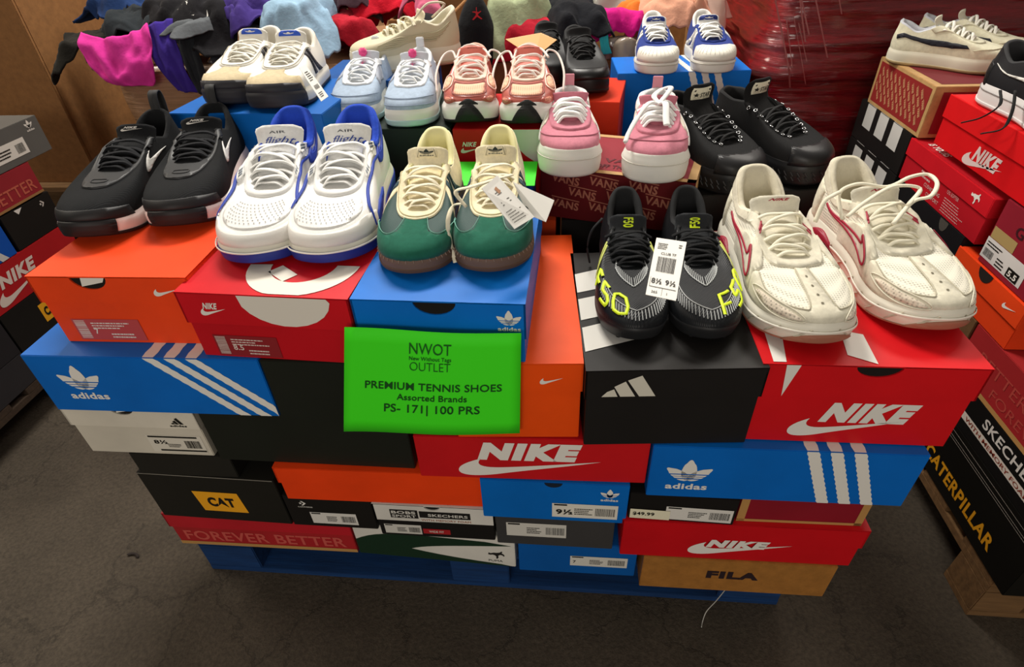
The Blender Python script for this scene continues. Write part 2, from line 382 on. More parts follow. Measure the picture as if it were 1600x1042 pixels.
b = sbox('dark grey shoe box with long white label under the size 9½ box', (-.125, .01), 0, .225, .33, .0995, .2505, '3E3D3D')
stick(b, 'front', .02, .03, .115, .042, 'D2CFC6', seed=12)
b = sbox('flat red shoe box with white swoosh resting on the brown cardboard box', (.114, .0), .4, .425, .30, .114, .251, 'C8101A', .052)
pr(b, 'front', 'logo', swoosh(.125, .016, .185, .075), WH, lid=False); pr(b, 'front', 'lettering', T('NIKE', .155, .044, .024, .105, .07, .35), WH, lid=True)
# layer 3
b = sbox('thin black shoe box squeezed between the yellow plate box and the off white box', (-.822, .022), .5, .20, .28, .061, .399, '22211D')
b = sbox('low orange shoe box without a label in the middle left of the stack', (-.531, .012), .6, .385, .30, .0955, .3565, 'EE4312', .043)
b = sbox('blue shoe box with white 9½ label in the lower middle of the stack', (-.145, .0), 0, .262, .33, .1085, .3505, '0468C0', .0)
pr(b, 'front', 'logo', trefoil(.213, .064, .032), WH); l = stick(b, 'front', .128, .012, .118, .04, 'E3DFD3', seed=2); pr(b, 'front', 'size_number', T('9½', .135, .022, .014, .03, .03), BK, parent=l, extra=.0014)
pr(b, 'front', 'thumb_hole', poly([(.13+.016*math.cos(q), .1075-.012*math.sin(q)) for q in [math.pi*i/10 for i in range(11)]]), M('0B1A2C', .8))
b = sbox('black shoe box with white $49.99 price label under the wide striped box', (.120, .003), -1.5, .185, .32, .0722, .3655, '1A1817')
l = stick(b, 'front', .065, .006, .115, .036, 'DEDBD4', seed=14); pr(b, 'front', 'size_number', T('1', .07, .016, .014, None, .03), BK, parent=l, extra=.0014)
l = pr(b, 'front', 'price_label', rect(.003, .004, .07, .026), M('E9E4C8', .5), extra=.0016); pr(b, 'front', 'price_print', T('$49.99', .008, .014, .009, .038, .03), BK, extra=.0022, parent=l)
b = sbox('dark red shoe box edged in brown kraft beside the $49.99 box', (.312, .008), .6, .215, .30, .0722, .3655, '8C1A28'); pr(b, 'front', 'kraft_edge', [rect(0, 0, .014, .07), rect(.202, 0, .013, .07), rect(0, 0, .215, .008)], M(KR, .7))
# layer 4
b = sbox('off white shoe box with three bar logo and 8½ label at the left', (-.894, .022), .4, .245, .30, .1245, .4605, 'CFC8B8', .05, 'D9D2C2', hole=(.115, .024, .8), tissue=True)
pr(b, 'front', 'logo', bars3(.198, .086, .024), BK); pr(b, 'front', 'lettering', T('adidas', .192, .0795, .005, .032, .03), BK)
l = pr(b, 'front', 'size_label', rect(.13, .008, .106, .045), M('DAD4C6', .5), lid=False); pr(b, 'front', 'label_print', [rect(.133, .047, .095, .004), rect(.145, .011, .09, .004), T('8½', .14, .03, .010, .026, .03), barcode(.2, .02, .03, .02, 5), lines(.165, .022, .03, .01, 3, 4)], BK, lid=False, parent=l, extra=.0005)
b = sbox('wide plain black shoe box left of and below the green sign', (-.638, .022), -.2, .372, .28, .1275, .4535, '1D201A')
b = sbox('red shoe box with large white lettering and swoosh directly under the green sign', (-.250, .0), 1, .392, .30, .1045, .460, 'C8181E', .0)
pr(b, 'front', 'lettering', T('NIKE', .105, .050, .044, .165, .075, .30), WH); pr(b, 'front', 'logo', swoosh(.07, .008, .245, .085), WH)
b = sbox('wide blue shoe box with trefoil logo and three slanted stripes at the lower right', (.145, -.002), .3, .420, .27, .127, .439, BL)
pr(b, 'front', 'logo', trefoil(.028, .022, .072), WH); pr(b, 'front', 'side_stripes', stripes3(.235, .019, .0165, 0, .127, .048), WH); pr(b, 'top', 'top_stripes', stripes3(.235, .019, .0165, 0, .27, 0), WH)
# layer 5
b = sbox('wide blue shoe box with trefoil logo and three slanted stripes at the far left', (-.885, .008), .6, .404, .30, .1245, .5855, BL)
pr(b, 'front', 'logo', trefoil(.043, .03, .072), WH); pr(b, 'front', 'side_stripes', stripes3(.21, .020, .0165, 0, .1245, .125), WH); pr(b, 'top', 'top_stripes', stripes3(.21, .020, .0165, 0, .30, 0), WH)
b = sbox('plain black shoe box behind the upper left of the green sign', (-.478, .012), 0, .285, .30, .127, .583, '1D201A')
b = sbox('long orange shoe box with small white swoosh right of the green sign', (-.172, -.002), 3.0, .197, .392, .1595, .5675, 'F0500F', .055)
pr(b, 'front', 'logo', swoosh(.135, .120, .035, .024), WH)
b = sbox('black shoe box with white three bar logo under the black football shoes', (.033, -.008), 4.2, .256, .335, .1595, .5675, '1E1C1B', .056)
pr(b, 'front', 'logo', join2([poly([(.022, .109), (.046, .109), (.040, .124), (.030, .119)]), poly([(.050, .109), (.072, .109), (.056, .139), (.040, .129)]), poly([(.078, .109), (.102, .109), (.079, .150), (.059, .141)])]), M('D9D5C6', .5), lid=True)
pr(b, 'top', 'lid_stripes', [poly([(.0, .04), (.10, .075), (.10, .135), (.0, .10)]), poly([(.0, .12), (.11, .155), (.11, .215), (.0, .18)]), poly([(.0, .20), (.11, .235), (.11, .30), (.0, .26)])], M('DAD7CF', .5), extra=.0012)
b = sbox('red shoe box with large white lettering and swoosh under the cream running shoes', (.286, .018), .1, .304, .40, .161, .5675, 'D5141C', .06, hole=(.158, .032, .62))
pr(b, 'front', 'lettering', T('NIKE', .103, .046, .042, .125, .075, .35), WH); pr(b, 'front', 'logo', swoosh(.063, .014, .165, .075), WH)
pr(b, 'top', 'lid_print', [poly([(.012, 0), (.030, 0), (.05, .12), (.03, .4), (-.0, .4), (.02, .12)]), poly([(.12, .02), (.155, .0), (.16, .07), (.13, .08)])], WH, extra=.0012)
pr(b, 'front', 'lid_print', poly([(.036, .10), (.050, .1605), (.030, .1605)]), WH, lid=True)
# layer 6
b = sbox('orange shoe box with white swoosh and pink label under the black running shoes', (-.825, .046), .7, .254, .33, .1285, .7105, OR, .048, hole=(.098, .030, .75), tissue=True)
pr(b, 'front', 'logo', swoosh(.195, .095, .042, .026), WH); stick(b, 'front', .028, .006, .115, .042, 'C04A4A', dark='E6D8D0', big='7', seed=21, lid=False, vbar=True)
b = sbox('red shoe box with white ring print and red label under the blue and white shoes', (-.571, .021), -2.5, .262, .34, .1215, .7105, 'C2121E', .055, 'CC1420', hole=(.128, .030, .75))
pr(b, 'front', 'lettering', T('NIKE', .034, .094, .0115, .022, .04, .3), WH); pr(b, 'front', 'logo', swoosh(.028, .082, .042, .026), WH); stick(b, 'front', .028, .004, .105, .040, '8E2026', dark='D8C4BC', big='8.5', seed=23, lid=False, vbar=True)
def ring(cx, cy, r0, r1, a0, a1, n=24):
    A = [(cx+r1*math.cos(a0+(a1-a0)*i/n), cy+r1*math.sin(a0+(a1-a0)*i/n)) for i in range(n+1)]; B_ = [(cx+r0*math.cos(a0+(a1-a0)*i/n), cy+r0*math.sin(a0+(a1-a0)*i/n)) for i in range(n, -1, -1)]
    return tri_fill([A+B_])
pr(b, 'top', 'lid_print', [ring(.165, .085, .052, .088, -math.pi*.98, math.pi*.0), poly([(.115, .06), (.15, .035), (.165, .055), (.13, .08)])], M('E4DED2', .5), extra=.0012)
pr(b, 'front', 'lid_print', tri_fill([[(.095, .1205), (.232, .1205)]+[(.165+.072*math.cos(q), .1205+.052*math.sin(q)) for q in [-.12-i*(math.pi-.5)/10 for i in range(11)]]]), M('E4DED2', .5), lid=True)
b = sbox('blue shoe box with trefoil logo under the green and cream shoes', (-.301, .010), -1.1, .243, .34, .106, .7265, '0470D0', .06, hole=(.118, .031, .72))
pr(b, 'front', 'logo', trefoil(.205, .060, .034), WH, lid=True)
# ---- filler boxes inside the stack behind the front row
proto = None
for lv in range(5):
    for r in range(2):
        for c in range(5):
            if c == 4 and r == 0 and lv == 4: continue
            col = ['1B1917', 'B9211F', '0B57A0', '6A4A2A', 'C8431A'][(lv*3+r*2+c) % 5]
            x = -.80+c*.262; y = .468+r*.345; z = .144+lv*.1166
            q = sbox('plain shoe box buried inside the central stack behind its front row', (x, y), 0, .25, .335, .1160, z+.0004, col, 0, group='shoe boxes hidden inside the central stack')
# ---- second and third rows on top
b = sbox('dark red shoe box with repeated lettering and brown rim under the pink skate shoes', (-.058, .492), -15.7, .305, .222, .105, .7275, '5E1518')
for k, face in enumerate(['front']):
    it = []
    for r in range(5):
        for c in range(5):
            it.append(vans(-.02+c*.078-(r % 2)*.035, .000+r*.027, .058, -.12))
    it = [( [p for p in v], f) for v, f in it if min(p[0] for p in v) >= 0.003 and max(p[0] for p in v) <= .302 and min(p[1] for p in v) >= 0.002 and max(p[1] for p in v) <= .103]
    pr(b, face, 'lettering_pattern', it, M('A86A54', .6))
w_, d_ = .305, .222
pr(b, 'top', 'kraft_rim', [rect(0, 0, w_, .016), rect(0, d_-.016, w_, .016), rect(0, 0, .016, d_), rect(w_-.016, 0, .016, d_)], M('C29A66', .7), extra=.0006)
pr(b, 'top', 'red_panel', [rect(.0165, .0165, w_-.033, d_-.033)], M('8E2230', .5)); pr(b, 'top', 'lettering', [T('VANS', .115, .060, .022, .085, .03), T('OFF THE WALL', .105, .030, .018, .11, .03)], M('5E1A22', .6), extra=.0009)
pr(b, 'right', 'kraft_side', [rect(0, 0, d_, .105)], M('C29A66', .7))
b = sbox('small blue shoe box carrying a bright green sheet behind the green shoes', (-.315, .405), 0, .245, .115, .105, .7275, '0A58A6')
s = link_mesh('paper_sheet', [(-.315+.01, .395, .8355), (-.065, .395, .8355), (-.065, .515, .8365), (-.305, .515, .8365), (-.305, .395, .8345), (-.065, .395, .8345), (-.065, .515, .8350), (-.305, .515, .8350)], [(0, 1, 2, 3), (7, 6, 5, 4), (0, 4, 5, 1), (1, 5, 6, 2), (2, 6, 7, 3), (3, 7, 4, 0)], M('3BE01E', .6))
tag(s, 'bright green blank paper sheet lying behind the green shoes', 'paper')
b = sbox('dark green shoe box under the ice blue shoes', (-.515, .545), 0, .268, .30, .168, .7275, '1B2A22')
b = sbox('red shoe box with small white swoosh under the coral running shoes', (-.242, .540), -1, .245, .26, .168, .7275, 'C4161C')
pr(b, 'front', 'lettering', T('NIKE', .018, .132, .010, .028, .03, .3), WH); pr(b, 'front', 'logo', swoosh(.014, .118, .042, .022), WH)
pr(b, 'front', 'white_panel', tri_fill([[(.115, .167), (.243, .167), (.243, .10)]+bez((.243, .10), (.2, .07), (.13, .11), (.115, .167), 8)]), M('DAD6CF', .5))
b = sbox('plain dark shoe box beneath the blue box of the white striped shoes', (-.80, .50), -2, .30, .26, .110, .7275, '1B1917')
b = sbox('blue shoe box under the white shoes with black stripes', (-.812, .488), -3, .33, .27, .1115, .838, '0460B4')
pr(b, 'front', 'logo', trefoil(.012, .06, .03), WH)
b = sbox('blue shoe box with three stripes under the tan running shoe', (-.60, .735), 0, .26, .22, .217, .7275, '0B4C92')
pr(b, 'front', 'side_stripes', stripes3(.13, .014, .011, .1, .216, .05), M('C8CCD2', .5))
b = sbox('orange red shoe box under the black leather shoes at the back', (-.13, .80), -8, .245, .22, .153, .7275, 'D8391C')
b = sbox('tall black shoe box under the black canvas high tops', (.262, .457), 8, .25, .33, .177, .6105, '191817')
b = sbox('blue shoe box with three slanted stripes under the navy shell toe shoes', (.119, .965), 2.5, .338, .185, .168, .7275, '0470D0')
pr(b, 'front', 'side_stripes', stripes3(.178, .017, .015, .02, .168, .055), WH); pr(b, 'top', 'top_stripes', stripes3(.16, .017, .015, 0, .185, .02), WH)
# ---- green price sign taped on the stack
sg = thing('paper_sign', 'bright green paper sign reading PREMIUM TENNIS SHOES taped to the stack front', 'sign', (-.190, -.012, .585), 0)
SC4 = [(-.170, -.012), (.119, .000), (.127, .208), (-.122, .211)]   # corners of the sheet, metres from its base
SC4 = [(-.172, -.005), (.121, .008), (.129, .209), (-.123, .212)]
SW, SH = .276, .185
def sgp(u, v, off=0):
    x = (SC4[0][0]*(1-u)+SC4[1][0]*u)*(1-v)+(SC4[3][0]*(1-u)+SC4[2][0]*u)*v; z = (SC4[0][1]*(1-u)+SC4[1][1]*u)*(1-v)+(SC4[3][1]*(1-u)+SC4[2][1]*u)*v
    return (x, .003*math.sin(u*6+1)-.0015-off, z)
nx, ny = 16, 8; V = [sgp(i/nx, j/ny) for j in range(ny+1) for i in range(nx+1)]
F = [(j*(nx+1)+i, j*(nx+1)+i+1, (j+1)*(nx+1)+i+1, (j+1)*(nx+1)+i) for j in range(ny) for i in range(nx)]
s = link_mesh('paper', V, F, M('42F21A', .7), sg, True); md = s.modifiers.new('s', 'SOLIDIFY'); md.thickness = .0006
def sgn(name, items, mat):
    Vv, Ff = join2(items); link_mesh(name, [sgp(p[0]/SW, p[1]/SH, .0014) for p in Vv], Ff, mat, sg)
gk = M('15651A', .7)
sgn('lettering', [T('NWOT', .137, .149, .0185, .066, .0, center=True), T('New Without Tags', .137, .1385, .0065, .066, .01, center=True), T('OUTLET', .137, .121, .0145, .064, -.012, center=True)], gk)
sgn('lettering', [T('PREMIUM TENNIS SHOES', .141, .0855, .0135, .214, .011, center=True), T('Assorted Brands', .140, .0665, .0115, .110, .011, center=True), T('PS- 171| 100 PRS', .140, .043, .0155, .150, .011, center=True)], M('0E4F14', .7))
# ================================================================ right-hand stack (side faces along x = .87)
RX = .872
def side_prints(b): return b
pallet('worn brown wooden pallet under the right hand stack', .875, .06, 1.0, 1.2, .135, '7A5A38')
def rbox(label, y0, y1, z0, z1, col, w=.33, **k):
    return sbox(label, (k.pop('x', RX), y0), k.pop('rot', 0), w, y1-y0, z1-z0-.0006, z0+.0003, col, **k)
b = rbox('black shoe box with yellow CATERPILLAR lettering at the bottom of the right stack', .03, .42, .1355, .298, '141310', .36)
D_ = .39
pr(b, 'left', 'lettering', T('CATERPILLAR', D_-.345, .030, .036, .27, .03), M('E8A21C', .5)); pr(b, 'left', 'white_lines', [rect(.02, .130, .37, .0012), rect(.02, .136, .37, .0012), rect(.02, .148, .37, .0012)], M('9A958A', .6))
b = rbox('black shoe box with a white band lettered WITH MEMORY FOAM on the right stack', .04, .40, .298, .392, '161514', .36)
pr(b, 'left', 'white_band', rect(0, .026, .36, .018), M('D8CFC2', .6)); pr(b, 'left', 'slogan', T('WITH MEMORY FOAM', .075, .030, .010, .22, .01), M('8C3A28', .5), extra=.0005); pr(b, 'left', 'lettering', T('SKECHERS', .12, .056, .024, .19, .02), M('D8D4CC', .6)); pr(b, 'left', 'lettering', T('SPORT', .01, .05, .02, .05, .02), M('D8D4CC', .6))
b = rbox('large dark red shoe box with kraft bottom edge on the right stack', .06, .425, .392, .5145, 'A62A2C', .38, lh=.0)
pr(b, 'left', 'kraft_edge', rect(0, 0, .365, .012), M(KR, .7)); pr(b, 'left', 'lettering', [T('BETTER', .05, .06, .026, .16, .0), T('FOREVER', .12, .022, .022, .18, .0)], M('B5453C', .6))
b = rbox('brown cardboard shoe box with faint lettering behind the orange box', .432, .72, .392, .5145, '6E5136', .30, kind='kraft'); pr(b, 'left', 'lettering', vans(.21, .05, .07), M('4A2F22', .6))
b = rbox('orange shoe box with thumb hole and white swoosh on the right stack', .335, .575, .515, .617, 'E8441A', .36, lh=.0)
# orange box: lid seen on the end that faces the aisle
bm = bmesh.new(); bbox(bm, -.18-.004, -.18, -.123, .123, .052, .1015, .001); bm_obj('box_lid', bm, M('F04A1C', .45, 'card'), b['o'])
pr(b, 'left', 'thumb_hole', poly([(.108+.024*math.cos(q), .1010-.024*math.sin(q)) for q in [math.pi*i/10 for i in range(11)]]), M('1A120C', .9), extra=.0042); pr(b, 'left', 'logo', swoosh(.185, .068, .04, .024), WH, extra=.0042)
stick(b, 'left', .004, .006, .085, .040, 'A8403C', dark='D8C4BC', seed=31, vbar=True)
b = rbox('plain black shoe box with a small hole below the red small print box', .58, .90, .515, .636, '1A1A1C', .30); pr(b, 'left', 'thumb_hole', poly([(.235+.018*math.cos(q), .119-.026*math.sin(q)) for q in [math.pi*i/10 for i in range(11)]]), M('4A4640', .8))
b = rbox('red shoe box with white leaping cat logo and small print on the right stack', .545, .915, .6365, .742, 'B81A26', .30, lh=.0)
bm = bmesh.new(); bbox(bm, -.154, -.15, -.186, .186, .063, .1055, .001); bbox(bm, -.154, .15, -.189, -.185, .063, .1055, .001); bm_obj('box_lid', bm, M('CC1A26', .45, 'card'), b['o'])
pr(b, 'left', 'logo', puma(.30, .070, .034), WH, extra=.0042); pr(b, 'left', 'small_print', [T('12% SOFTER', .215, .050, .008, .05, .0), lines(.215, .008, .10, .036, 6, 9, .3), T('CUSHIONING', .12, .028, .0085, .075, .01), T('COMFORT', .14, .012, .0085, .06, .01), lines(.09, .042, .07, .02, 2, 3)], M('D8A8A4', .6))
pr(b, 'top', 'lettering', T('IS YOURS', .012, .32, .018, .085, .03, rot=-math.pi/2), M('E6D8D2', .6), extra=.0005)
b = rbox('dark maroon shoe box with tan tape and a white 5.5 size label', .20, .515, .618, .757, '8E2230', .33)
l = pr(b, 'left', 'size_label', rect(.0, .012, .135, .044), M('D9D6D2', .5)); pr(b, 'left', 'label_print', [rect(.088, .014, .036, .020), barcode(.006, .018, .03, .016, 9), lines(.006, .04, .06, .012, 2, 4), lines(.05, .016, .03, .02, 3, 5)], BK, parent=l, extra=.0005)
pr(b, 'left', 'size_number', T('5.5', .093, .018, .012, .027, .03), WH, parent=l, extra=.001); pr(b, 'left', 'tan_tape', rect(.004, .057, .075, .024), M('A9905C', .6)); pr(b, 'left', 'lettering', T('GORUN', .06, .088, .022, .14, .02), M('3A1018', .6))
b = rbox('bright red shoe box with large white swoosh at the top of the right stack', .46, .826, .760, .872, 'D8161C', .40, lh=.0)
bm = bmesh.new(); bbox(bm, -.204, -.20, -.184, .184, .062, .1120, .001); bbox(bm, -.204, .2, -.187, -.183, .062, .112, .001); bm_obj('box_lid', bm, M('E01A1E', .45, 'card'), b['o'])
pr(b, 'left', 'lettering', T('NIKE', .155, .018, .032, .085, .05, .3), M('E0C8C4', .5)); pr(b, 'left', 'logo', swoosh(.125, .002, .135, .055), M('E0C8C4', .5))
pr(b, 'top', 'lid_print', ring(.12, .25, .0, .09, 0, math.pi*1.99), WH, extra=.0012)
b = rbox('brown rimmed shoe box with repeated red lettering under the cream skate shoes', .897, 1.215, .7465, .870, 'C29A66', .30, kind='kraft')
pr(b, 'left', 'red_panel', rect(.014, .010, .29, .104), M('8E2422', .6)); it = []
for r in range(7):
    for c in range(15): it.append(vans(-.02+c*.0255+r*.006, .018+r*.0205, .0235, -.95))
it = [(v, f) for v, f in it if min(p[0] for p in v) >= .015 and max(p[0] for p in v) <= .303 and min(p[1] for p in v) >= .011 and max(p[1] for p in v) <= .113]
pr(b, 'left', 'lettering_pattern', it, M('D8A878', .6), extra=.0005); pr(b, 'front', 'red_panel', rect(.02, .01, .27, .10), M('8E1E2A', .6)); pr(b, 'front', 'lettering', vans(.06, .07, .06), M('B58A7A', .6), extra=.0006)
pr(b, 'top', 'red_panel', rect(.02, .02, .26, .278), M('6E1620', .6))
for k, (z0, z1) in enumerate(((.6365, .7460), (.5150, .6360))):
    b = rbox(['black shoe box with three white blocks directly under the brown rimmed box', 'black shoe box with three white blocks, second below the brown rimmed box'][k], .925, 1.25, z0, z1, '1C1B1A', .30)
    for face, ww in (('left', .325),): pr(b, face, 'white_blocks', [rect(.05+i*.085, .045, .055, .064) for i in range(3)], M('CFCDC8', .5))
    pr(b, 'top', 'white_blocks', [rect(0, .325-.105-i*.085, .04, .055) for i in range(3)], M('CFCDC8', .5))
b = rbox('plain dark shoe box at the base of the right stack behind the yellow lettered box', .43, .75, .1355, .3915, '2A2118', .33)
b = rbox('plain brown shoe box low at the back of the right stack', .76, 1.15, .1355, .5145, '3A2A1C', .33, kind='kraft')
# ================================================================ left-hand stack (side faces along x = -1.62)
LX = -1.62
pallet('dark wooden pallet under the left hand stack', LX-.80, .20, .80, 1.0, .14, '3A2C20')
def lbox(label, y0, y1, z0, z1, col, w=.34, **k): return sbox(label, (LX-w, y0), 0, w, y1-y0, z1-z0-.0006, z0+.0003, col, **k)
b = lbox('dark grey shoe box at the bottom of the left stack', .25, .56, .141, .240, '2C2A2C')
b = lbox('black shoe box with yellow plate low in the left stack', .565, .95, .141, .362, '1A1816'); pr(b, 'right', 'yellow_plate', rect(.12, .12, .07, .06), M('D89A1E', .5)); pr(b, 'right', 'lettering', T('CAT', .13, .135, .03, .05, .05), BK, extra=.0006)
b = lbox('dark grey shoe box left under the red box of the left stack', .25, .56, .2405, .362, '242224')
b = lbox('red shoe box with white lettering and swoosh in the left stack', .50, .93, .3625, .484, '9E1A1E')
pr(b, 'right', 'lettering', T('NIKE', .12, .058, .038, .13, .05, .3), M('C8B8AE', .5)); pr(b, 'right', 'logo', swoosh(.09, .012, .17, .075), M('C8B8AE', .5))
b = lbox('black shoe box with small white star logo in the left stack', .735, .925, .4845, .592, '191715', lh=.0); pr(b, 'right', 'logo', chev(.14, .075, .018), M('B8B0A8', .6)); pr(b, 'right', 'tissue_paper', poly([(.06, .09), (.08, .104), (.05, .105)]), M('C8C2BA', .6))
b = lbox('blue shoe box with white stripe at the edge of the left stack', .42, .725, .4845, .595, '12479A'); pr(b, 'right', 'stripe', poly([(.25, 0), (.275, 0), (.24, .05), (.22, .05)]), M('B8B4B0', .6))
b = lbox('dark red shoe box lettered BETTER in the left stack', .50, .915, .5955, .690, '84242A'); pr(b, 'right', 'lettering', T('BETTER', .235, .018, .034, .165, .01), M('A8503E', .6)); pr(b, 'right', 'kraft_edge', rect(0, 0, .415, .008), M('8A6238', .7))
b = lbox('grey shoe box with a white label on top of the left stack', .72, 1.02, .6905, .795, '55534F'); pr(b, 'right', 'size_label', rect(.10, .02, .12, .045), M('C8C2B8', .6)); pr(b, 'right', 'label_print', [barcode(.18, .028, .03, .025, 6), lines(.11, .03, .06, .025, 3, 4)], BK, extra=.0006)
pr(b, 'right', 'logo', trefoil(.245, .07, .03), M('C8C2B8', .6))
# ================================================================ shoes
KEY = dict(
 Ox=[0, .02, .11, .26, .42, .56, .68, .79, .885, .962, 1],
 Ol=[0, .42, .70, .76, .80, .90, 1.0, .99, .84, .52, 0],
 Om=[0, .42, .68, .70, .66, .74, .90, .95, .84, .56, 0],
 Ix=[.015, .03, .10, .20, .285, .355, .43, .49, .55, .60, .615],
 Iy=[0, .34, .52, .57, .55, .50, .48, .46, .42, .29, 0])
class Shoe:
    def __init__(s, label, toe, ang, L=.33, W=.108, m=1, th=.028, tt=.022, zh=.098, za=.070, zt=.102, zb=.066, spring=.012, base=0, xt=.355, xb=.615,
                 upper=None, lining=None, sole=None, outsole=None, prof=None, group=None, tip=0, name='sneaker', toebox=1.0, flare=.003, ws=None, roll=0):
        s.L, s.W, s.m, s.th, s.tt, s.sp, s.base = L, W, m, th, tt, spring, base
        a = math.radians(ang); cx = toe[0]-math.cos(a)*L; cy = toe[1]-math.sin(a)*L
        zt -= .008 if zh < .15 else 0; xt += .025
        s.o = thing(name, label, 'shoe', (cx, cy, base), a, group)
        if tip or roll: s.o.rotation_euler = (roll, tip, a)
        K = {k: list(v) for k, v in KEY.items()}
        dx = xt-.355; K['Ix'] = [x+dx*w for x, w in zip(K['Ix'], [0, 0, 0, .2, .6, 1, .8, .5, .2, 0, 0])]
        dbx = xb-.615; K['Ix'] = [x+dbx*w for x, w in zip(K['Ix'], [0, 0, 0, 0, 0, 0, .3, .6, .85, 1, 1])]
        Iz = [zh, zh-.004, zh*.55+za*.45, za, za*.55+zt*.45, zt, zt*.72+zb*.28, zt*.45+zb*.55, zt*.18+zb*.82, zb+.001, zb]
        k1 = [.45, .45, .45, .45, .5, .6, .7, .78, .82, .85, .85]; k2 = [-.3, .1, .25, .3, .4, .55, .55, .5, .5, .5, .5]
        k3 = [.25, .25, .2, .15, .12, .12, .18, .25, .30, .33, .33]; bb = [.006, .006, .004, .002, .003, .004, .005, .005, .005, .005, .005]
        idx = list(range(-9, 11)); ka = []
        for k in idx:
            q = abs(k); yo = (K['Om'] if (k > 0) == (m > 0) else K['Ol'])[q]
            sg = 1 if k > 0 else -1
            fx = K['Ox'][q]*L; zo = s.solez(fx)
            ka.append([fx, sg*yo*W/2, zo, K['Ix'][q]*L, sg*K['Iy'][q]*W/2, Iz[q], k1[q]*(toebox if q > 6 else 1), k2[q], k3[q], bb[q]])
        ka = np.array(ka); n = len(ka); sub = 16; out = []
        for i in range(n):
            p0, p1, p2, p3 = ka[i-1], ka[i], ka[(i+1) % n], ka[(i+2) % n]
            for j in range(sub):
                t = j/sub
                out.append(.5*((2*p1)+(-p0+p2)*t+(2*p0-5*p1+4*p2-p3)*t*t+(-p0+3*p1-3*p2+p3)*t**3))
        s.T = np.array(out); s.N = len(out); s.cx = L/2
        # outline normals
        O = s.T[:, :2]; tg = np.roll(O, -1, 0)-np.roll(O, 1, 0); nn = np.stack([tg[:, 1], -tg[:, 0]], 1); nn /= np.linalg.norm(nn, axis=1)[:, None]+1e-9
        if (nn*(O-np.array([L*.5, 0]))).sum() < 0: nn = -nn
        s.Nn = nn
        s.up = upper; s.zh, s.zt, s.zb_, s.xt, s.xb = zh, zt, zb, xt, xb
        if upper:
            s.build(upper, lining, sole, outsole, prof, flare)
    def solez(s, x):
        u = x/s.L; u = min(max(u, 0), 1); w = u*u*(3-2*u)
        return s.th*(1-w)+s.tt*w+s.spring(x)
    def spring(s, x):
        u = x/s.L; return s.sp*max(0, (u-.70)/.30)**2+.004*max(0, (.12-u)/.12)**2
    def look(s, sig, arr):
        q = ((np.asarray(sig, float)*10+9) % 20)*16; i = np.floor(q).astype(int) % s.N; f = (q-np.floor(q))[..., None]
        return arr[i]*(1-f)+arr[(i+1) % s.N]*f
    def P0(s, sig, t):
        A = s.look(sig, s.T); nn = s.look(sig, s.Nn); t = np.asarray(t, float)[..., None]
        O = A[..., 0:3]; I = A[..., 3:6]; k1, k2, k3, b = [A[..., i:i+1] for i in (6, 7, 8, 9)]
        dz = I[..., 2:3]-O[..., 2:3]
        P1 = O+np.concatenate([nn*b, k1*dz], -1)
        P2 = I+np.concatenate([(O-I)[..., :2]*k2, -k3*dz], -1)
        return (1-t)**3*O+3*(1-t)**2*t*P1+3*(1-t)*t*t*P2+t**3*I
    def P(s, sig, t, off=0.0):
        sig = np.asarray(sig, float); t = np.clip(np.asarray(t, float), 0, 1); p = s.P0(sig, t)
        if off:
            e = .004; du = s.P0(sig+e, t)-s.P0(sig-e, t); dv = s.P0(sig, np.minimum(t+e, 1))-s.P0(sig, np.maximum(t-e, 0))
            n = np.cross(du, dv); n /= np.linalg.norm(n, axis=-1)[..., None]+1e-12
            c = np.array([0, 0, .0]); ref = p-np.stack([np.clip(p[..., 0], .15*s.L, .8*s.L), 0*p[..., 1], 0*p[..., 2]+.02], -1)
            sg = np.sign((n*ref).sum(-1))[..., None]; p = p+n*sg*off
        return p
    def S(s, sig, v, off=0.0):     # sole side wall
        A = s.look(sig, s.T); nn = s.look(sig, s.Nn); v = np.asarray(v, float)
        x = A[..., 0]; zb = s.sp*np.clip((x/s.L-.70)/.30, 0, 1)**2+.004*np.clip((.12-x/s.L)/.12, 0, 1)**2
        z = zb+(A[..., 2]-zb)*v
        bul = np.interp(v, s.pv, s.po)
        xy = A[..., :2]+nn*(bul+off)[..., None]
        return np.concatenate([xy, z[..., None]], -1)
    def grid(s, name, pts, mat, closed=True, cap=None, smooth=True):
        R = len(pts); n = len(pts[0]); V = np.concatenate(pts); F = []
        for r in range(R-1):
            for i in range(n if closed else n-1):
                j = (i+1) % n; F.append((r*n+i, r*n+j, (r+1)*n+j, (r+1)*n+i))
        V = list(V)
        if cap in ('last', 'both'): c = len(V); V.append(pts[-1].mean(0)); F += [((R-1)*n+i, (R-1)*n+(i+1) % n, c) for i in range(n)]
        if cap in ('first', 'both'): c = len(V); V.append(pts[0].mean(0)); F += [((i+1) % n, i, c) for i in range(n)]
        return link_mesh(name, V, F, mat, s.o, smooth)
    def build(s, upper, lining, sole, outsole, prof, flare):
        ns = 100; sg = np.linspace(-1, 1, ns, endpoint=False)
        s.pv = [0, .1, .5, .88, 1.0, 1.15]; s.po = [-.003, flare*.6, flare, flare*.9, flare*.55, .0]
        if prof: s.pv, s.po = prof
        s.grid('upper', [s.P(sg, np.full(ns, t)) for t in np.linspace(0, 1, 13)], upper)
        I = s.P(sg, np.full(ns, 1.0)); c = np.array([.2*s.L, 0, 0]); O = s.look(sg, s.T)[:, :3]
        cen = np.stack([np.clip(I[:, 0], .12*s.L, .55*s.L), 0*I[:, 0], 0*I[:, 0]], 1); inn = cen-I; inn[:, 2] = 0; dl = np.linalg.norm(inn, axis=1)[:, None]+1e-6; inn /= dl
        up = np.array([0, 0, 1.0]); a = np.abs(sg); th = np.where(a < .5, 1.0, .35)[:, None]
        md = np.minimum(dl*.8, .009)
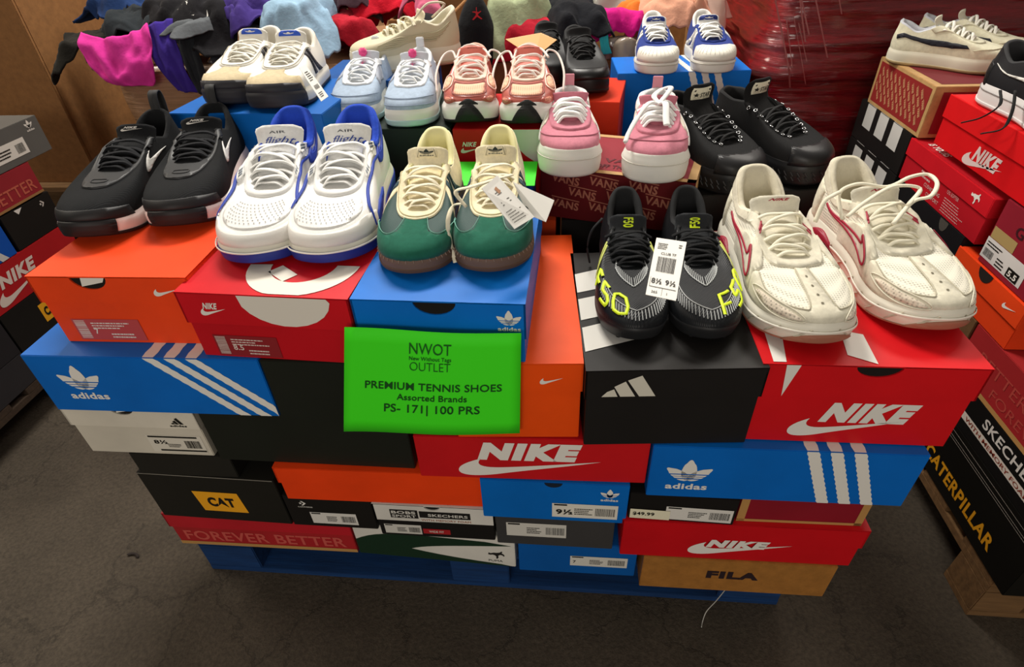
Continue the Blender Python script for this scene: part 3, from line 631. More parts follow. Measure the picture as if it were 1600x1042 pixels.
        r1 = I+up*.0035*th+inn*np.minimum(.003*th, md); r2 = I+up*.001*th+inn*md*th; r3 = I+inn*np.minimum(dl*.9, .011)*th-up*.012
        ins = np.array([s.L*.45, 0, 0])*[1, 1, 1]; fl = O.copy(); fl[:, 0] = (O[:, 0]-s.L*.45)*.84+s.L*.45; fl[:, 1] *= .78; fl[:, 2] = O[:, 2]+.006
        low = I*.35+fl*.65; low[:, 2] = fl[:, 2]+.012
        s.grid('lining', [I, r1, r2, r3, low, fl], lining, cap='last')
        n2 = 100
        rows = [s.S(sg, np.full(ns, v)) for v in (0, .05, .1, .2, .3, .5, .7, .88, .95, 1.0, 1.1, 1.2)]
        top = rows[-1].copy(); nn = s.look(sg, s.Nn); top[:, :2] -= nn*.006
        s.grid('midsole', rows+[top], sole, cap='first')
        if outsole:
            mt, hv = outsole; rows = [s.S(sg, np.full(ns, v), .0014) for v in [0, .05, .1]+[hv*k/5 for k in range(1, 6) if hv*k/5 > .12]]
            inr = s.S(sg, np.full(ns, hv), -.002); b0 = rows[0].copy(); b0[:, 2] -= .0008
            s.grid('outsole', [b0]+rows[1:]+[inr], mt, cap='first')
    def ov(s, name, loops, off, mat, fn=None, step=(.03, .07), both=False, rim=True, parent=None, dens=True):
        if both:
            s.ov(name, loops, off, mat, fn, step, False, rim, parent, dens)
            return s.ov(name, [[(-a, t) for a, t in L] for L in loops], off, mat, fn, step, False, rim, parent, dens)
        fn = fn or s.P; LL = []
        for L in loops:
            if dens:
                o = []
                for i in range(len(L)):
                    a, b = L[i], L[(i+1) % len(L)]; d = math.hypot((b[0]-a[0])/step[0], (b[1]-a[1])/step[1]); k = max(1, int(math.ceil(d*1.3)))
                    o += [(a[0]+(b[0]-a[0])*j/k, a[1]+(b[1]-a[1])*j/k) for j in range(k)]
                L = o
            LL.append(L)
        v, f = tri_fill(LL, step)
        if not f: return None
        A = np.array(v); top = fn(A[:, 0], A[:, 1], off); V = list(top); F = [list(q) for q in f]
        if rim:
            from collections import Counter
            ec = Counter(); 
            for q in f:
                for i in range(len(q)): e = (q[i], q[(i+1) % len(q)]); ec[tuple(sorted(e))] += 1
            low = fn(A[:, 0], A[:, 1], -.0006); mp = {}
            for q in f:
                for i in range(len(q)):
                    e = (q[i], q[(i+1) % len(q)])
                    if ec[tuple(sorted(e))] == 1:
                        for x in e:
                            if x not in mp: mp[x] = len(V); V.append(low[x])
                        F.append([e[1], e[0], mp[e[0]], mp[e[1]]])
        return link_mesh(name, V, F, mat, parent or s.o, True)
    def line(s, name, pts, w, off, mat, fn=None, both=False, n=None, closed=False, parent=None, sharp=False):
        """a ribbon of width w (metres) lying on the surface along (sigma,t) points"""
        if both: s.line(name, [(-a, t) for a, t in pts], w, off, mat, fn, False, n, closed, parent)
        fn = fn or s.P; P = smooth_path(pts, 7, closed) if not sharp else pts; A = np.array(P); c = fn(A[:, 0], A[:, 1], off); c0 = fn(A[:, 0], A[:, 1], off+.004)
        nrm = c0-c; tg = np.gradient(c, axis=0); sd = np.cross(nrm, tg); sd /= np.linalg.norm(sd, axis=1)[:, None]+1e-12; nrm /= np.linalg.norm(nrm, axis=1)[:, None]+1e-12
        V = []; F = []; k = len(c)
        prof = [(-1, -.6), (-.8, .5), (0, 1), (.8, .5), (1, -.6)]
        for a, b in prof: V += list(c+sd*(w/2*a)+nrm*(.0009*b))
        for j in range(len(prof)-1):
            for i in range(k-1): F.append((j*k+i, j*k+i+1, (j+1)*k+i+1, (j+1)*k+i))
            if closed: F.append((j*k+k-1, j*k, (j+1)*k, (j+1)*k+k-1))
        return link_mesh(name, V, F, mat, parent or s.o, True)
    def item(s, name, items, mat, f, off=.0012, fn=None, parent=None):
        V, F = join2(items if isinstance(items, list) else [items]); A = np.array([f(x, y) for x, y in V]); p = (fn or s.P)(A[:, 0], A[:, 1], off)
        return link_mesh(name, p, F, mat, parent or s.o)
    def swsh(s, mat, s0, t0, ds, dt, off=.0018, both=True, name='side_logo', one=None, w=None):
        v, f = swoosh(0, 0, 1); P = None
        Lp = bez((1, .62), (.75, .44), (.50, .32), (.27, .16), 8)+bez((.27, .16), (.12, .07), (.0, .08), (0, .26), 6)+bez((0, .26), (0, .42), (.10, .55), (.165, .62), 5)+bez((.165, .62), (.13, .48), (.14, .36), (.27, .37), 6)+bez((.27, .37), (.36, .375), (.70, .50), (1, .62), 8)
        for sgn_ in ((1, -1) if both else (one or 1,)):
            if w: s.line(name+'_outline', [((s0+ds*(1-a))*sgn_, t0+dt*(b-.1)) for a, b in Lp[::2]], w, off+.001, one, closed=True)
            loop = [((s0+ds*(1-a))*sgn_, t0+dt*(b-.1)) for a, b in Lp]
            s.ov(name, [loop], off, mat, dens=False, step=(.02, .05))
    # tongue ------------------------------------------------------
    def tongue(s, mat, length=.035, width=.62, rise=.008, thick=.006, lean=.55, lab=None):
        length *= .72; lean += .08; L = s.L; xb, zb, xt, zt = s.xb*L+.012, s.zb_-.006, s.xt*L, s.zt+rise*.5
        s.tp = [(xb, zb), (xb*.62+xt*.38, zb*.6+zt*.4+rise*.6), (xt, zt), (xt-length*(1-lean), zt+length*lean)]
        s.tw = [(0, .42), (.3, .52), (.66, .56), (1, width)]
        s.thk = thick
        n = 16; m = 9; q = np.linspace(0, 1, n); r = np.linspace(-1, 1, m); top = []; bot = []
        for i in q: top.append(s.Tg(np.full(m, i), r, 0)); bot.append(s.Tg(np.full(m, i), r, -thick)[::-1])
        pts = [np.concatenate([a, b]) for a, b in zip(top, bot)]
        return s.grid('tongue', pts, mat, cap='last')
    def Tg(s, q, r, off=0.0):
        q = np.asarray(q, float); r = np.asarray(r, float); P = smooth_path(s.tp, 8); A = np.array(P); ts = np.linspace(0, 1, len(A))
        x = np.interp(q, ts, A[:, 0]); z = np.interp(q, ts, A[:, 1]); dx = np.interp(np.minimum(q+.03, 1), ts, A[:, 0])-np.interp(q-.03, ts, A[:, 0]); dz = np.interp(np.minimum(q+.03, 1), ts, A[:, 1])-np.interp(q-.03, ts, A[:, 1])
        l = np.hypot(dx, dz)+1e-9; nx, nz = dz/l, -dx/l
        w = np.interp(q, [a for a, b in s.tw], [b for a, b in s.tw])*s.W/2
        w = w*np.where(q > .86, np.sqrt(np.clip(1-((q-.86)/.15)**2*.75, .1, 1)), 1)
        dr = .28*w*r*r; e = off*(1-.35*r*r)
        if np.ndim(off) == 0 and off < 0: e = off*np.sqrt(np.clip(1-r*r, 0, 1))*np.ones_like(q)
        return np.stack([x+nx*(e-dr), r*w, z+nz*(e-dr)], -1)
    def ribbon(s, pts, w, th, mat, up=(0, 0, 1), name='lace', world=False, n=7, parent=None):
        A = np.array(smooth_path(pts, n)); tg = np.gradient(A, axis=0); tg /= np.linalg.norm(tg, axis=1)[:, None]+1e-9
        U = np.array(up, float); sd = np.cross(tg, U); sl = np.linalg.norm(sd, axis=1)[:, None]; sd = sd/np.maximum(sl, .05); nm = np.cross(sd, tg); V = []; F = []; k = len(A)
        c = [(math.cos(t), math.sin(t)) for t in [2*math.pi*i/8 for i in range(8)]]
        for a, b in c: V += list(A+sd*a*w/2+nm*b*th/2)
        for j in range(8):
            for i in range(k-1): F.append((j*k+i, j*k+i+1, ((j+1) % 8)*k+i+1, ((j+1) % 8)*k+i))
        F += [tuple(j*k for j in range(8)), tuple(j*k+k-1 for j in reversed(range(8)))]
        return link_mesh(name, V, F, mat, parent or s.o, True)
    def laces(s, mat, n=6, w=.007, th=.0022, a0=.53, a1=.90, t=.90, rise=.005, cross=True, tail=0, skip=0):
        E = []
        for i in range(n):
            a = a0+(a1-a0)*i/(n-1); E.append((s.P(np.array([-a]), np.array([t]), .002)[0], s.P(np.array([a]), np.array([t]), .002)[0]))
        def arc(p, q, r):
            m = (p+q)/2; m[2] = max(p[2], q[2])+r; e = np.array([0, (q-p)[1]*.08, 0]); lo = np.array([0, 0, -.005])
            return [p+lo-e, p+e*.5, m*.45+p*.55+np.array([0, 0, r*.45]), m, m*.45+q*.55+np.array([0, 0, r*.45]), q-e*.5, q+lo+e]
        w *= 1.15
        for i in range(skip, n):
            s.ribbon(arc(*E[i], rise), w, th, mat)
        if cross:
            for i in range(skip, n-1):
                p, q = (E[i][0], E[i+1][1]) if i % 2 else (E[i+1][0], E[i][1])
                s.ribbon(arc(p, q, rise+.003), w*.9, th, mat)
        s.E = E; return E
    def eyelets(s, mat, n=6, a0=.53, a1=.90, t=.90, r=.0035):
        for sg_ in (-1, 1):
            for i in range(n):
                a = (a0+(a1-a0)*i/(n-1))*sg_; L = [(a+.012*math.cos(q), t+.028*math.sin(q)) for q in [k*math.pi/5 for k in range(10)]]
                s.ov('eyelet', [L], .0022, mat, dens=False, step=(.05, .1))
def smooth_path(pts, n=7, closed=False):
    P = [np.array(p, float) for p in pts]; out = []; k = len(P)
    for i in range(k if closed else k-1):
        p1, p2 = P[i], P[(i+1) % k]; p0 = P[i-1] if (i > 0 or closed) else 2*p1-p2; p3 = P[(i+2) % k] if (i+2 < k or closed) else 2*p2-p1
        for j in range(n):
            t = j/n; out.append(.5*((2*p1)+(-p0+p2)*t+(2*p0-5*p1+4*p2-p3)*t*t+(-p0+3*p1-3*p2+p3)*t**3))
    if not closed: out.append(P[-1])
    return out
def band(a0, a1, t0, t1): return [(a0, t0), (a1, t0), (a1, t1), (a0, t1)]
def ell(a, t, ra, rt, n=20): return [(a+ra*math.cos(q), t+rt*math.sin(q)) for q in [2*math.pi*i/n for i in range(n)]]
def curve_loop(pts, n=5): return [tuple(p) for p in smooth_path(pts, n, True)]
def eyestay(t0=.80, a0=.44, w=1.0, tb=None):
    tb = tb if tb is not None else t0-.06
    return [[(-a0, 1), (-a0, t0), (-.62, t0), (-.80, t0-.02), (-.93, tb), (-1.0, tb-.01), (-1.07, tb), (-1.20, t0-.02), (-1.38, t0), (-2+a0, t0), (-2+a0, 1)]]
def wtag(label, corners, col='E9E7E0', items=(), parent=None, hole=None, name='hang_tag'):
    """a flat paper tag given by 4 world corners (ll, lr, ur, ul)"""
    C = [Vector(c) for c in corners]; n = (C[1]-C[0]).cross(C[3]-C[0]).normalized(); b = C[0]
    if n.z < 0: n = -n
    o = thing(name, label, 'tag', b); h = n*.0004
    V = [c-b+h for c in C]+[c-b-h for c in C]
    link_mesh('card', V, [(0, 1, 2, 3), (7, 6, 5, 4), (0, 4, 5, 1), (1, 5, 6, 2), (2, 6, 7, 3), (3, 7, 4, 0)], M(col, .6), o)
    for its, mat in items:
        v, f = join2(its); P = []
        for x, y in v: P.append((C[0]*(1-x)*(1-y)+C[1]*x*(1-y)+C[2]*x*y+C[3]*(1-x)*y)-b+n*.0010)
        link_mesh('tag_print', P, f, mat, o)
    return o
# ---------------------------------------------------------------- the individual pairs
CR = 'EDE3C2'
def gum(label, toe, ang, m, base):
    cream = M('EDE2C0', .8, 'suede'); grn = M('22624F', .9, 'suede'); dg = M('153C38', .6, 'leather'); lacem = M('F0E7CC', .8, 'knit'); dk = M('22414B', .6)
    s = Shoe(label, toe, ang, L=.335, W=.118, m=m, th=.026, tt=.022, zh=.114, za=.074, zt=.100, zb=.062, spring=.010, base=base, upper=dg,
             lining=M('E6E0A8', .7), sole=M('6E5648', .7), outsole=(M('5B4337', .75), .35), xt=.36, xb=.64, flare=.0035)
    s.ov('side_panel', [[(.10, .0), (.60, .0), (.63, .84), (.46, .84), (.30, 1), (.10, 1)]], .0012, cream, both=True)
    for k in range(3): s.ov('stripe', [[(.36+k*.085-.10, .02), (.40+k*.085-.10, .02), (.505+k*.045, .84), (.475+k*.045, .84)]], .0024, dk, both=True)
    s.ov('heel_tab', [band(-.13, .13, .30, .97)], .0018, dk)
    s.ov('toe_overlay', [[(.62, 0), (1.38, 0), (1.36, .22), (1.30, .30), (1.22, .34), (1.14, .38), (1.08, .52), (1.065, .80), (.935, .80), (.92, .52), (.86, .38), (.78, .34), (.70, .30), (.64, .22)]], .0020, grn)
    for q in (1, -1): s.line('stitching', [(1-q*.36, .25), (1-q*.27, .33), (1-q*.15, .39), (1-q*.09, .52), (1-q*.072, .76)], .0012, .0026, M('6FA596', .8))
    s.ov('eyestay', eyestay(.78, .42, tb=.76), .0030, cream)
    s.line('stitching', [(.46, .80), (.62, .80), (.80, .80), (.93, .79), (1.0, .785), (1.07, .79), (1.2, .80), (1.38, .80), (1.54, .80)], .0011, .0040, M('CFC49C', .8))
    s.tongue(cream, length=.048, width=.60, rise=.006, lean=.62, thick=.007)
    fr = s.ov('tongue_label', [[(.78, -.52), (.985, -.52), (.985, .52), (.78, .52)]], .0012, M('E8DDBC', .7), fn=s.Tg, step=(.06, .3))
    s.item('label_logo', [trefoil(.12, .12, .76), rect(.0, .0, 1, .02), rect(0, .98, 1, .02), rect(0, 0, .02, 1), rect(.98, 0, .02, 1)], M('1B2A28', .6), lambda x, y: (.79+.19*y, (x-.5)*.95*1), .0022, s.Tg, parent=fr)
    for i in range(40):
        a = .70+.60*i/39; s.line('sole_stitch', [(a, .86), (a+.001, 1.04)], .0014, .0008, M('8A7565', .7), fn=s.S) if i % 2 == 0 else None
    s.laces(lacem, 6, .0085, .0024, .52, .91, .90, .006)
    return s
def flight(label, toe, ang, m, base):
    wl = M('E9E9E6', .38, 'leather'); bl = M('2340A8', .6); lace = M('EDEDEA', .8, 'knit')
    s = Shoe(label, toe, ang, L=.355, W=.138, m=m, th=.038, tt=.026, zh=.142, za=.100, zt=.120, zb=.074, spring=.010, base=base, upper=wl,
             lining=M('2C4FC4', .8, 'cloth'), sole=M('DDDACB', .5), outsole=(M('26348C', .5), .78), xt=.33, xb=.55, flare=.005, toebox=.95)
    s.ov('perforated_vamp', [curve_loop([(.80, .42), (.90, .34), (1.0, .32), (1.1, .34), (1.2, .42), (1.20, .60), (1.12, .70), (1.0, .72), (.88, .70), (.80, .60)])], .0012, M('E6E5E2', .4, 'leather'))
    V = []; F = []
    for i in range(17):
        for j in range(7):
            a, t = .835+.33*i/16+(j % 2)*.01, .40+.045*j
            if abs(a-1) > .155-.02*abs(j-3)*.4: continue
            p = s.P(np.array([a]), np.array([t]), .0022)[0]; q = s.P(np.array([a]), np.array([t]), .004)[0]; n = Vector(q-p).normalized(); u = n.orthogonal().normalized(); w = n.cross(u); o = len(V)
            V += [Vector(p)+(u*math.cos(k)+w*math.sin(k))*.0011 for k in [math.pi*g/3 for g in range(6)]]; F.append(tuple(range(o, o+6)))
    q_ = link_mesh('perforations', V, F, M('55575C', .8), s.o); q_['kind'] = 'stuff'
    s.ov('mudguard', [[(.66, 0), (1.34, 0), (1.32, .22), (1.22, .30), (1.10, .25), (1.0, .24), (.90, .25), (.78, .30), (.68, .22)]], .0022, M('E4E2DC', .45, 'leather'))
    s.line('piping', [(.30, .72), (.40, .62), (.52, .60), (.60, .62), (.70, .60), (.735, .42), (.72, .22), (.70, .05)], .0055, .0022, bl, both=True)
    s.ov('quarter_panel', [[(.40, .66), (.62, .68), (.70, .88), (.68, 1), (.46, 1), (.42, .9)]], .0022, wl, both=True)
    s.ov('eyestay', eyestay(.80, .40, tb=.80), .0034, wl)
    s.ov('lower_side_panel', [[(.42, .0), (.68, .0), (.66, .14), (.60, .22), (.50, .14), (.42, .12)]], .003, bl, both=True)
    s.ov('vent_plate', [curve_loop([(.565, .66), (.66, .66), (.68, .76), (.58, .76)])], .0050, wl, both=True, dens=False)
    for k in range(3):
        s.ov('vent_slot', [band(.59+k*.022, .602+k*.022, .68, .74)], .0058, M('77808A', .6), both=True, step=(.02, .04))
        for j in range(2): s.ov('vent_slot', [band(.435+k*.020, .447+k*.020, .84+j*.07, .88+j*.07)], .0048, M('4A5560', .6), both=True, step=(.02, .04))
    s.swsh(bl, .16, .45, .22, .8, .0035)
    s.ov('collar_lining', [[(-.38, .84), (.38, .84), (.40, 1), (-.40, 1)]], .003, M('2C4FC4', .8, 'cloth'))
    s.line('midsole_line', [(a/20, .78) for a in range(12, 29)], .003, .0035, M('F0EEE4', .5), fn=s.S)
    s.tongue(M('E7E7E5', .6, 'cloth'), length=.055, width=.66, rise=.008, lean=.60, thick=.012)
    s.item('tongue_lettering', [T('AIR', .22, .74, .15, .56, .0)], M('1A2430', .6), lambda x, y: (.60+.32*y, (x-.5)*1.2), .0016, s.Tg)
    s.item('tongue_lettering', [T('flight', .02, .18, .36, .96, .0, .35)], M('2A4296', .6), lambda x, y: (.60+.32*y, (x-.5)*1.35), .0016, s.Tg)
    s.laces(lace, 6, .0105, .003, .50, .88, .88, .008)
    return s
def blackrun(label, toe, ang, m, base):
    kn = M('18191B', .9, 'knit'); bk = M('1B1B1D', .55); wh = M('E6D6D0', .5)
    s = Shoe(label, toe, ang, L=.330, W=.130, m=m, th=.042, tt=.025, zh=.126, za=.092, zt=.112, zb=.080, spring=.018, base=base, upper=kn,
             lining=M('191A1C', .9, 'cloth'), sole=wh, outsole=(M('1A191A', .7), .25), xt=.31, xb=.52, flare=.004, toebox=1.0)
    s.ov('toe_bumper', [[(.72, 0), (1.28, 0), (1.25, .16), (1.12, .22), (1.0, .23), (.88, .22), (.75, .16)]], .0012, bk)
    s.ov('sole_toe_wrap', [[(.86, .05), (1.09, .05), (1.10, 1.1), (.84, 1.1)]], .0022, bk, fn=s.S, step=(.015, .08))
    s.ov('eyestay', eyestay(.80, .46, tb=.62), .0028, M('2C2D2F', .5))
    s.line('slot', curve_loop([(.96, .69), (1.04, .69), (1.04, .735), (.96, .735)], 3), .0018, .0034, bk, closed=True)
    s.swsh(M('DAD8D4', .4), .34, .30, .17, .75, .002)
    s.tongue(M('1D1E20', .9, 'cloth'), length=.045, width=.62, rise=.006, lean=.55, thick=.010)
    s.item('tongue_lettering', [T('NIKE', .16, .55, .26, .5, .05, .3), swoosh(.0, .25, .9, .6)], M('D8D4CE', .5), lambda x, y: (.76+.22*y, (x-.5)*1.3), .0016, s.Tg)
    h = s.P(np.array([0.]), np.array([1.]))[0]
    s.ribbon([h+np.array([.008, 0, -.02]), h+np.array([.005, 0, .012]), h+np.array([-.006, 0, .030]), h+np.array([-.018, 0, .022]), h+np.array([-.010, 0, -.020])], .020, .0025, M('2A2A2B', .7), up=(0, 1, 0), name='pull_loop') if False else None
    pl = np.array(smooth_path([h+np.array([.006, 0, -.015]), h+np.array([.004, 0, .012]), h+np.array([-.002, 0, .028]), h+np.array([-.014, 0, .030]), h+np.array([-.018, 0, .012]), h+np.array([-.012, 0, -.030])], 5))
    V = [p+np.array([0, d, 0]) for d in (-.009, .009) for p in pl]; k = len(pl); o = link_mesh('pull_loop', V, [(i, i+1, k+i+1, k+i) for i in range(k-1)], M('2A2A2B', .7), s.o, True); md = o.modifiers.new('s', 'SOLIDIFY'); md.thickness = .0022
    s.laces(M('202124', .85, 'knit'), 6, .009, .0028, .52, .88, .86, .007)
    return s
def f50(label, toe, ang, m, base):
    up = M('1B1D20', .4, 'knit'); ye = M('D8F020', .5); sv = M('B9BCBC', .35)
    s = Shoe(label, toe, ang, L=.340, W=.112, m=m, th=.026, tt=.021, zh=.112, za=.076, zt=.094, zb=.064, spring=.014, base=base, upper=up,
             lining=M('18191B', .9), sole=M('222325', .5), outsole=None, xt=.33, xb=.52, flare=.001, prof=([0, .1, .5, .88, 1, 1.2], [-.006, -.004, -.001, .001, .001, -.001]))
    for k in range(7):
        for r in (-1, 0, 1):
            x = s.L*(.06+.145*k); hw = s.W*.30*(1 if .3 < x/s.L < .9 else .7)*r
            bm = bmesh.new(); bmesh.ops.create_cone(bm, cap_ends=True, segments=8, radius1=.0045, radius2=.006, depth=.010)
            for v in bm.verts: v.co += Vector((x, hw, .0035+s.spring(x)))
            bm_obj('stud', bm, M('1A1A1C', .6), s.o)
    for i in range(34):
        a = .74+.52*i/33; c = abs(a-1)/.26; t0 = .12+.04*math.sin(i); t1 = .40+.20*(c)
        s.line('hatch_line', [(a, .20+.16*c), (a, .34+.20*c)], .0011, .0010, sv) if i % 1 == 0 else None
    for q in (1, -1):
        s.line('chevron_line', [(1, .36), (1-q*.10, .44), (1-q*.2, .53)], .0014, .0012, sv); s.line('chevron_line', [(1, .66), (1-q*.07, .74), (1-q*.14, .82)], .0014, .0012, sv)
        for j in range(12): s.line('hatch_line', [(1-q*(.01+.012*j), .66+.012*j*1.1), (1-q*(.01+.012*j), .76+.012*j*1.1)], .0010, .0012, sv)
        for k in range(2): s.line('side_stripe', [(q*(.50+k*.07), .12+.1*k), (q*(.53+k*.03), .78)], .003, .0012, M('C9D06A', .5))
    lat = -m
    # big F50 on the outer toe side
    def st(pts, w=.0058): s.line('printed_number', pts, w, .0016, ye)
    a0 = lat*.655; 
    def mp(x, y): return (lat*((.63+x*.33) if m > 0 else (.96-x*.33)), .40+(y-.5)*.27)
    def stroke(pp, w=.0052):
        o = []
        for i in range(len(pp)-1):
            (x0, y0), (x1, y1) = pp[i], pp[i+1]; o += [mp(x0+(x1-x0)*k/5, y0+(y1-y0)*k/5) for k in range(5)]
        o.append(mp(*pp[-1])); s.line('printed_number', o, w, .0018, ye, sharp=True)
    stroke([(.05, 0), (.05, 1), (.27, 1)]); stroke([(.05, .5), (.22, .5)])
    stroke([(.62, 1), (.40, 1), (.40, .55), (.58, .55), (.62, .30), (.58, 0), (.38, 0)])
    stroke([(.76, .1), (.74, .5), (.76, .9), (.86, 1), (.97, .9), (1.0, .5), (.97, .1), (.86, 0), (.76, .1)])
    s.tongue(M('2B2D30', .6, 'cloth'), length=.040, width=.56, rise=.006, lean=.6, thick=.006)
    s.item('tongue_number', [T('F50', 0, 0, 1, None, .03)], ye, (lambda x, y: (.93-.30*x/2.2, (y-.5)*.55)) if m > 0 else (lambda x, y: (.63+.30*x/2.2, (.5-y)*.55)), .0016, s.Tg)
    s.laces(M('17181A', .85, 'knit'), 6, .0075, .0028, .50, .87, .86, .006)
    return s
def creamrun(label, toe, ang, m, base):
    ov_ = M('DDD8C4', .65, 'suede'); ms = M('E8E4D4', .8, 'mesh'); rd = M('A02038', .5); wm = M('E6E2D2', .5); lc = M('E9E4CE', .8)
    s = Shoe(label, toe, ang, L=.362, W=.138, m=m, th=.046, tt=.032, zh=.144, za=.098, zt=.120, zb=.082, spring=.020, base=base, upper=ms,
             lining=M('D9D2BC', .8, 'cloth'), sole=wm, outsole=(M('A8705A', .7), .18), xt=.35, xb=.565, flare=.008, toebox=.95)
    toe_o = [[(.60, 0), (1.40, 0), (1.40, .30), (1.30, .46), (1.22, .30), (1.08, .24), (1.04, .30), (1.03, .80), (.97, .80), (.96, .30), (.92, .24), (.78, .30), (.70, .46), (.60, .30)]]
    s.ov('toe_overlay', toe_o, .0022, ov_)
    for q in (1, -1):
        s.line('edge_seam', [(1-q*.30, .44), (1-q*.22, .31), (1-q*.08, .25), (1-q*.045, .32), (1-q*.035, .78)], .0018, .0028, M('BDB7A2', .7))
        s.ov('toe_vent', [curve_loop([(1-q*.08, .06), (1-q*.20, .10), (1-q*.30, .20), (1-q*.24, .26), (1-q*.12, .18)])], .0034, M('D9CDBB', .8, 'mesh'), dens=False)
        s.line('vent_rim', curve_loop([(1-q*.07, .04), (1-q*.20, .07), (1-q*.33, .21), (1-q*.25, .30), (1-q*.11, .22)]), .0022, .0034, ov_, closed=True)
        for j in range(4): s.ov('perforation', [ell(1-q*.0, .36+.11*j, .006, .012, 8)], .0030, M('9A9482', .7), step=(.02, .04), rim=False)
    s.ov('eyestay', eyestay(.76, .42, tb=.80), .0034, ov_)
    s.ov('side_overlay', [[(.36, .0), (.62, .0), (.64, .34), (.72, .56), (.70, .78), (.60, .78), (.52, .60), (.42, .55), (.36, .4)]], .0024, ov_, both=True)
    s.ov('heel_counter', [band(-.22, .22, 0, .62)], .0026, ov_)
    s.ov('collar_pad', [[(-.42, .74), (.42, .74), (.44, 1), (-.44, 1)]], .004, M('DDD6C2', .8, 'cloth'))
    s.swsh(wm, .27, .16, .33, .80, .0034, one=rd, w=.0042)
    for q in (1, -1):
        s.ov('heel_clip', [curve_loop([(q*.24, .2), (q*.30, .2), (q*.36, .7), (q*.30, 1.0), (q*.25, .8)])], .004, rd, fn=s.S, dens=False)
    s.ov('outsole_toe', [curve_loop([(.88, 0), (1.12, 0), (1.08, .45), (1.0, .6), (.92, .45)], 4)], .003, M('A8705A', .7), fn=s.S, dens=False, step=(.012, .08))
    for k in range(7): s.line('midsole_groove', [(.30+.1*k, .25), (.36+.1*k, .85)], .0025, .001, M('C4BEAA', .6), fn=s.S, both=True)
    s.line('midsole_line', [(a/20, .72) for a in range(7, 34)], .004, .002, M('F0ECDE', .5), fn=s.S)
    s.tongue(M('E3DECB', .8, 'cloth'), length=.050, width=.64, rise=.007, lean=.55, thick=.012)
    s.item('tongue_lettering', [T('NIKE', .1, .2, .5, .8, .04, .3)], rd, lambda x, y: (.86+.11*y, (x-.5)*.95), .0018, s.Tg)
    for q in (1, -1):
        for j in range(2): s.ov('lace_loop_band', [band(q*.60+j*.028-.008, q*.60+j*.028+.008, .84, .97)], .006, rd, step=(.02, .05))
    s.laces(lc, 5, .0065, .0045, .50, .88, .88, .008)
    return s
def whitestripe(label, toe, ang, m, base):
    wl = M('E6E3DA', .5, 'leather'); nb = M('26262C', .6); tan = M('C9B998', .85, 'suede')
    s = Shoe(label, toe, ang, L=.290, W=.120, m=m, th=.028, tt=.028, zh=.102, za=.074, zt=.098, zb=.068, spring=.010, base=base, upper=wl,
             lining=M('DDD8CC', .7), sole=M('DCD8CC', .5), outsole=(nb, .3), xt=.36, xb=.62, flare=.005)
    s.ov('toe_overlay', [[(.74, 0), (1.26, 0), (1.22, .34), (1.12, .46), (1.08, .60), (1.07, .78), (.93, .78), (.92, .60), (.88, .46), (.78, .34)]], .002, tan)
    s.ov('rubber_toe_bumper', [[(.76, .0), (1.24, .0), (1.21, .16), (1.1, .21), (1.0, .22), (.9, .21), (.79, .16)]], .0045, nb)
    s.ov('sole_toe_wrap', [[(.76, .0), (1.24, .0), (1.24, 1.15), (.76, 1.15)]], .003, nb, fn=s.S, step=(.015, .08))
    for k in range(2): s.ov('stripe', [[(.30+k*.10, .10), (.355+k*.10, .10), (.54+k*.055, .80), (.50+k*.055, .80)]], .002, nb, both=True)
    s.ov('eyestay', eyestay(.76, .42, tb=.76), .003, wl); s.line('stitching', [(.46, .78), (.62, .78), (.80, .78), (.93, .78), (1.0, .775), (1.07, .78), (1.2, .78), (1.38, .78), (1.54, .78)], .0012, .004, M('B9B3A2', .8))
    s.ov('heel_tab', [band(-.12, .12, .5, .97)], .002, nb)
    s.tongue(M('E3DFD4', .6), length=.045, width=.56, rise=.006, lean=.62)
    fr = s.ov('tongue_label', [[(.84, -.7), (.985, -.7), (.985, .7), (.84, .7)]], .0014, M('2C54C0', .6), fn=s.Tg, step=(.06, .3))
    s.item('label_logo', [trefoil(.2, .1, .6, False)], WH, lambda x, y: (.85+.13*y, (x-.5)*1.2), .0026, s.Tg, parent=fr)
    s.laces(M('E8E4D8', .8), 6, .0075, .0026, .50, .90, .89, .006)
    return s
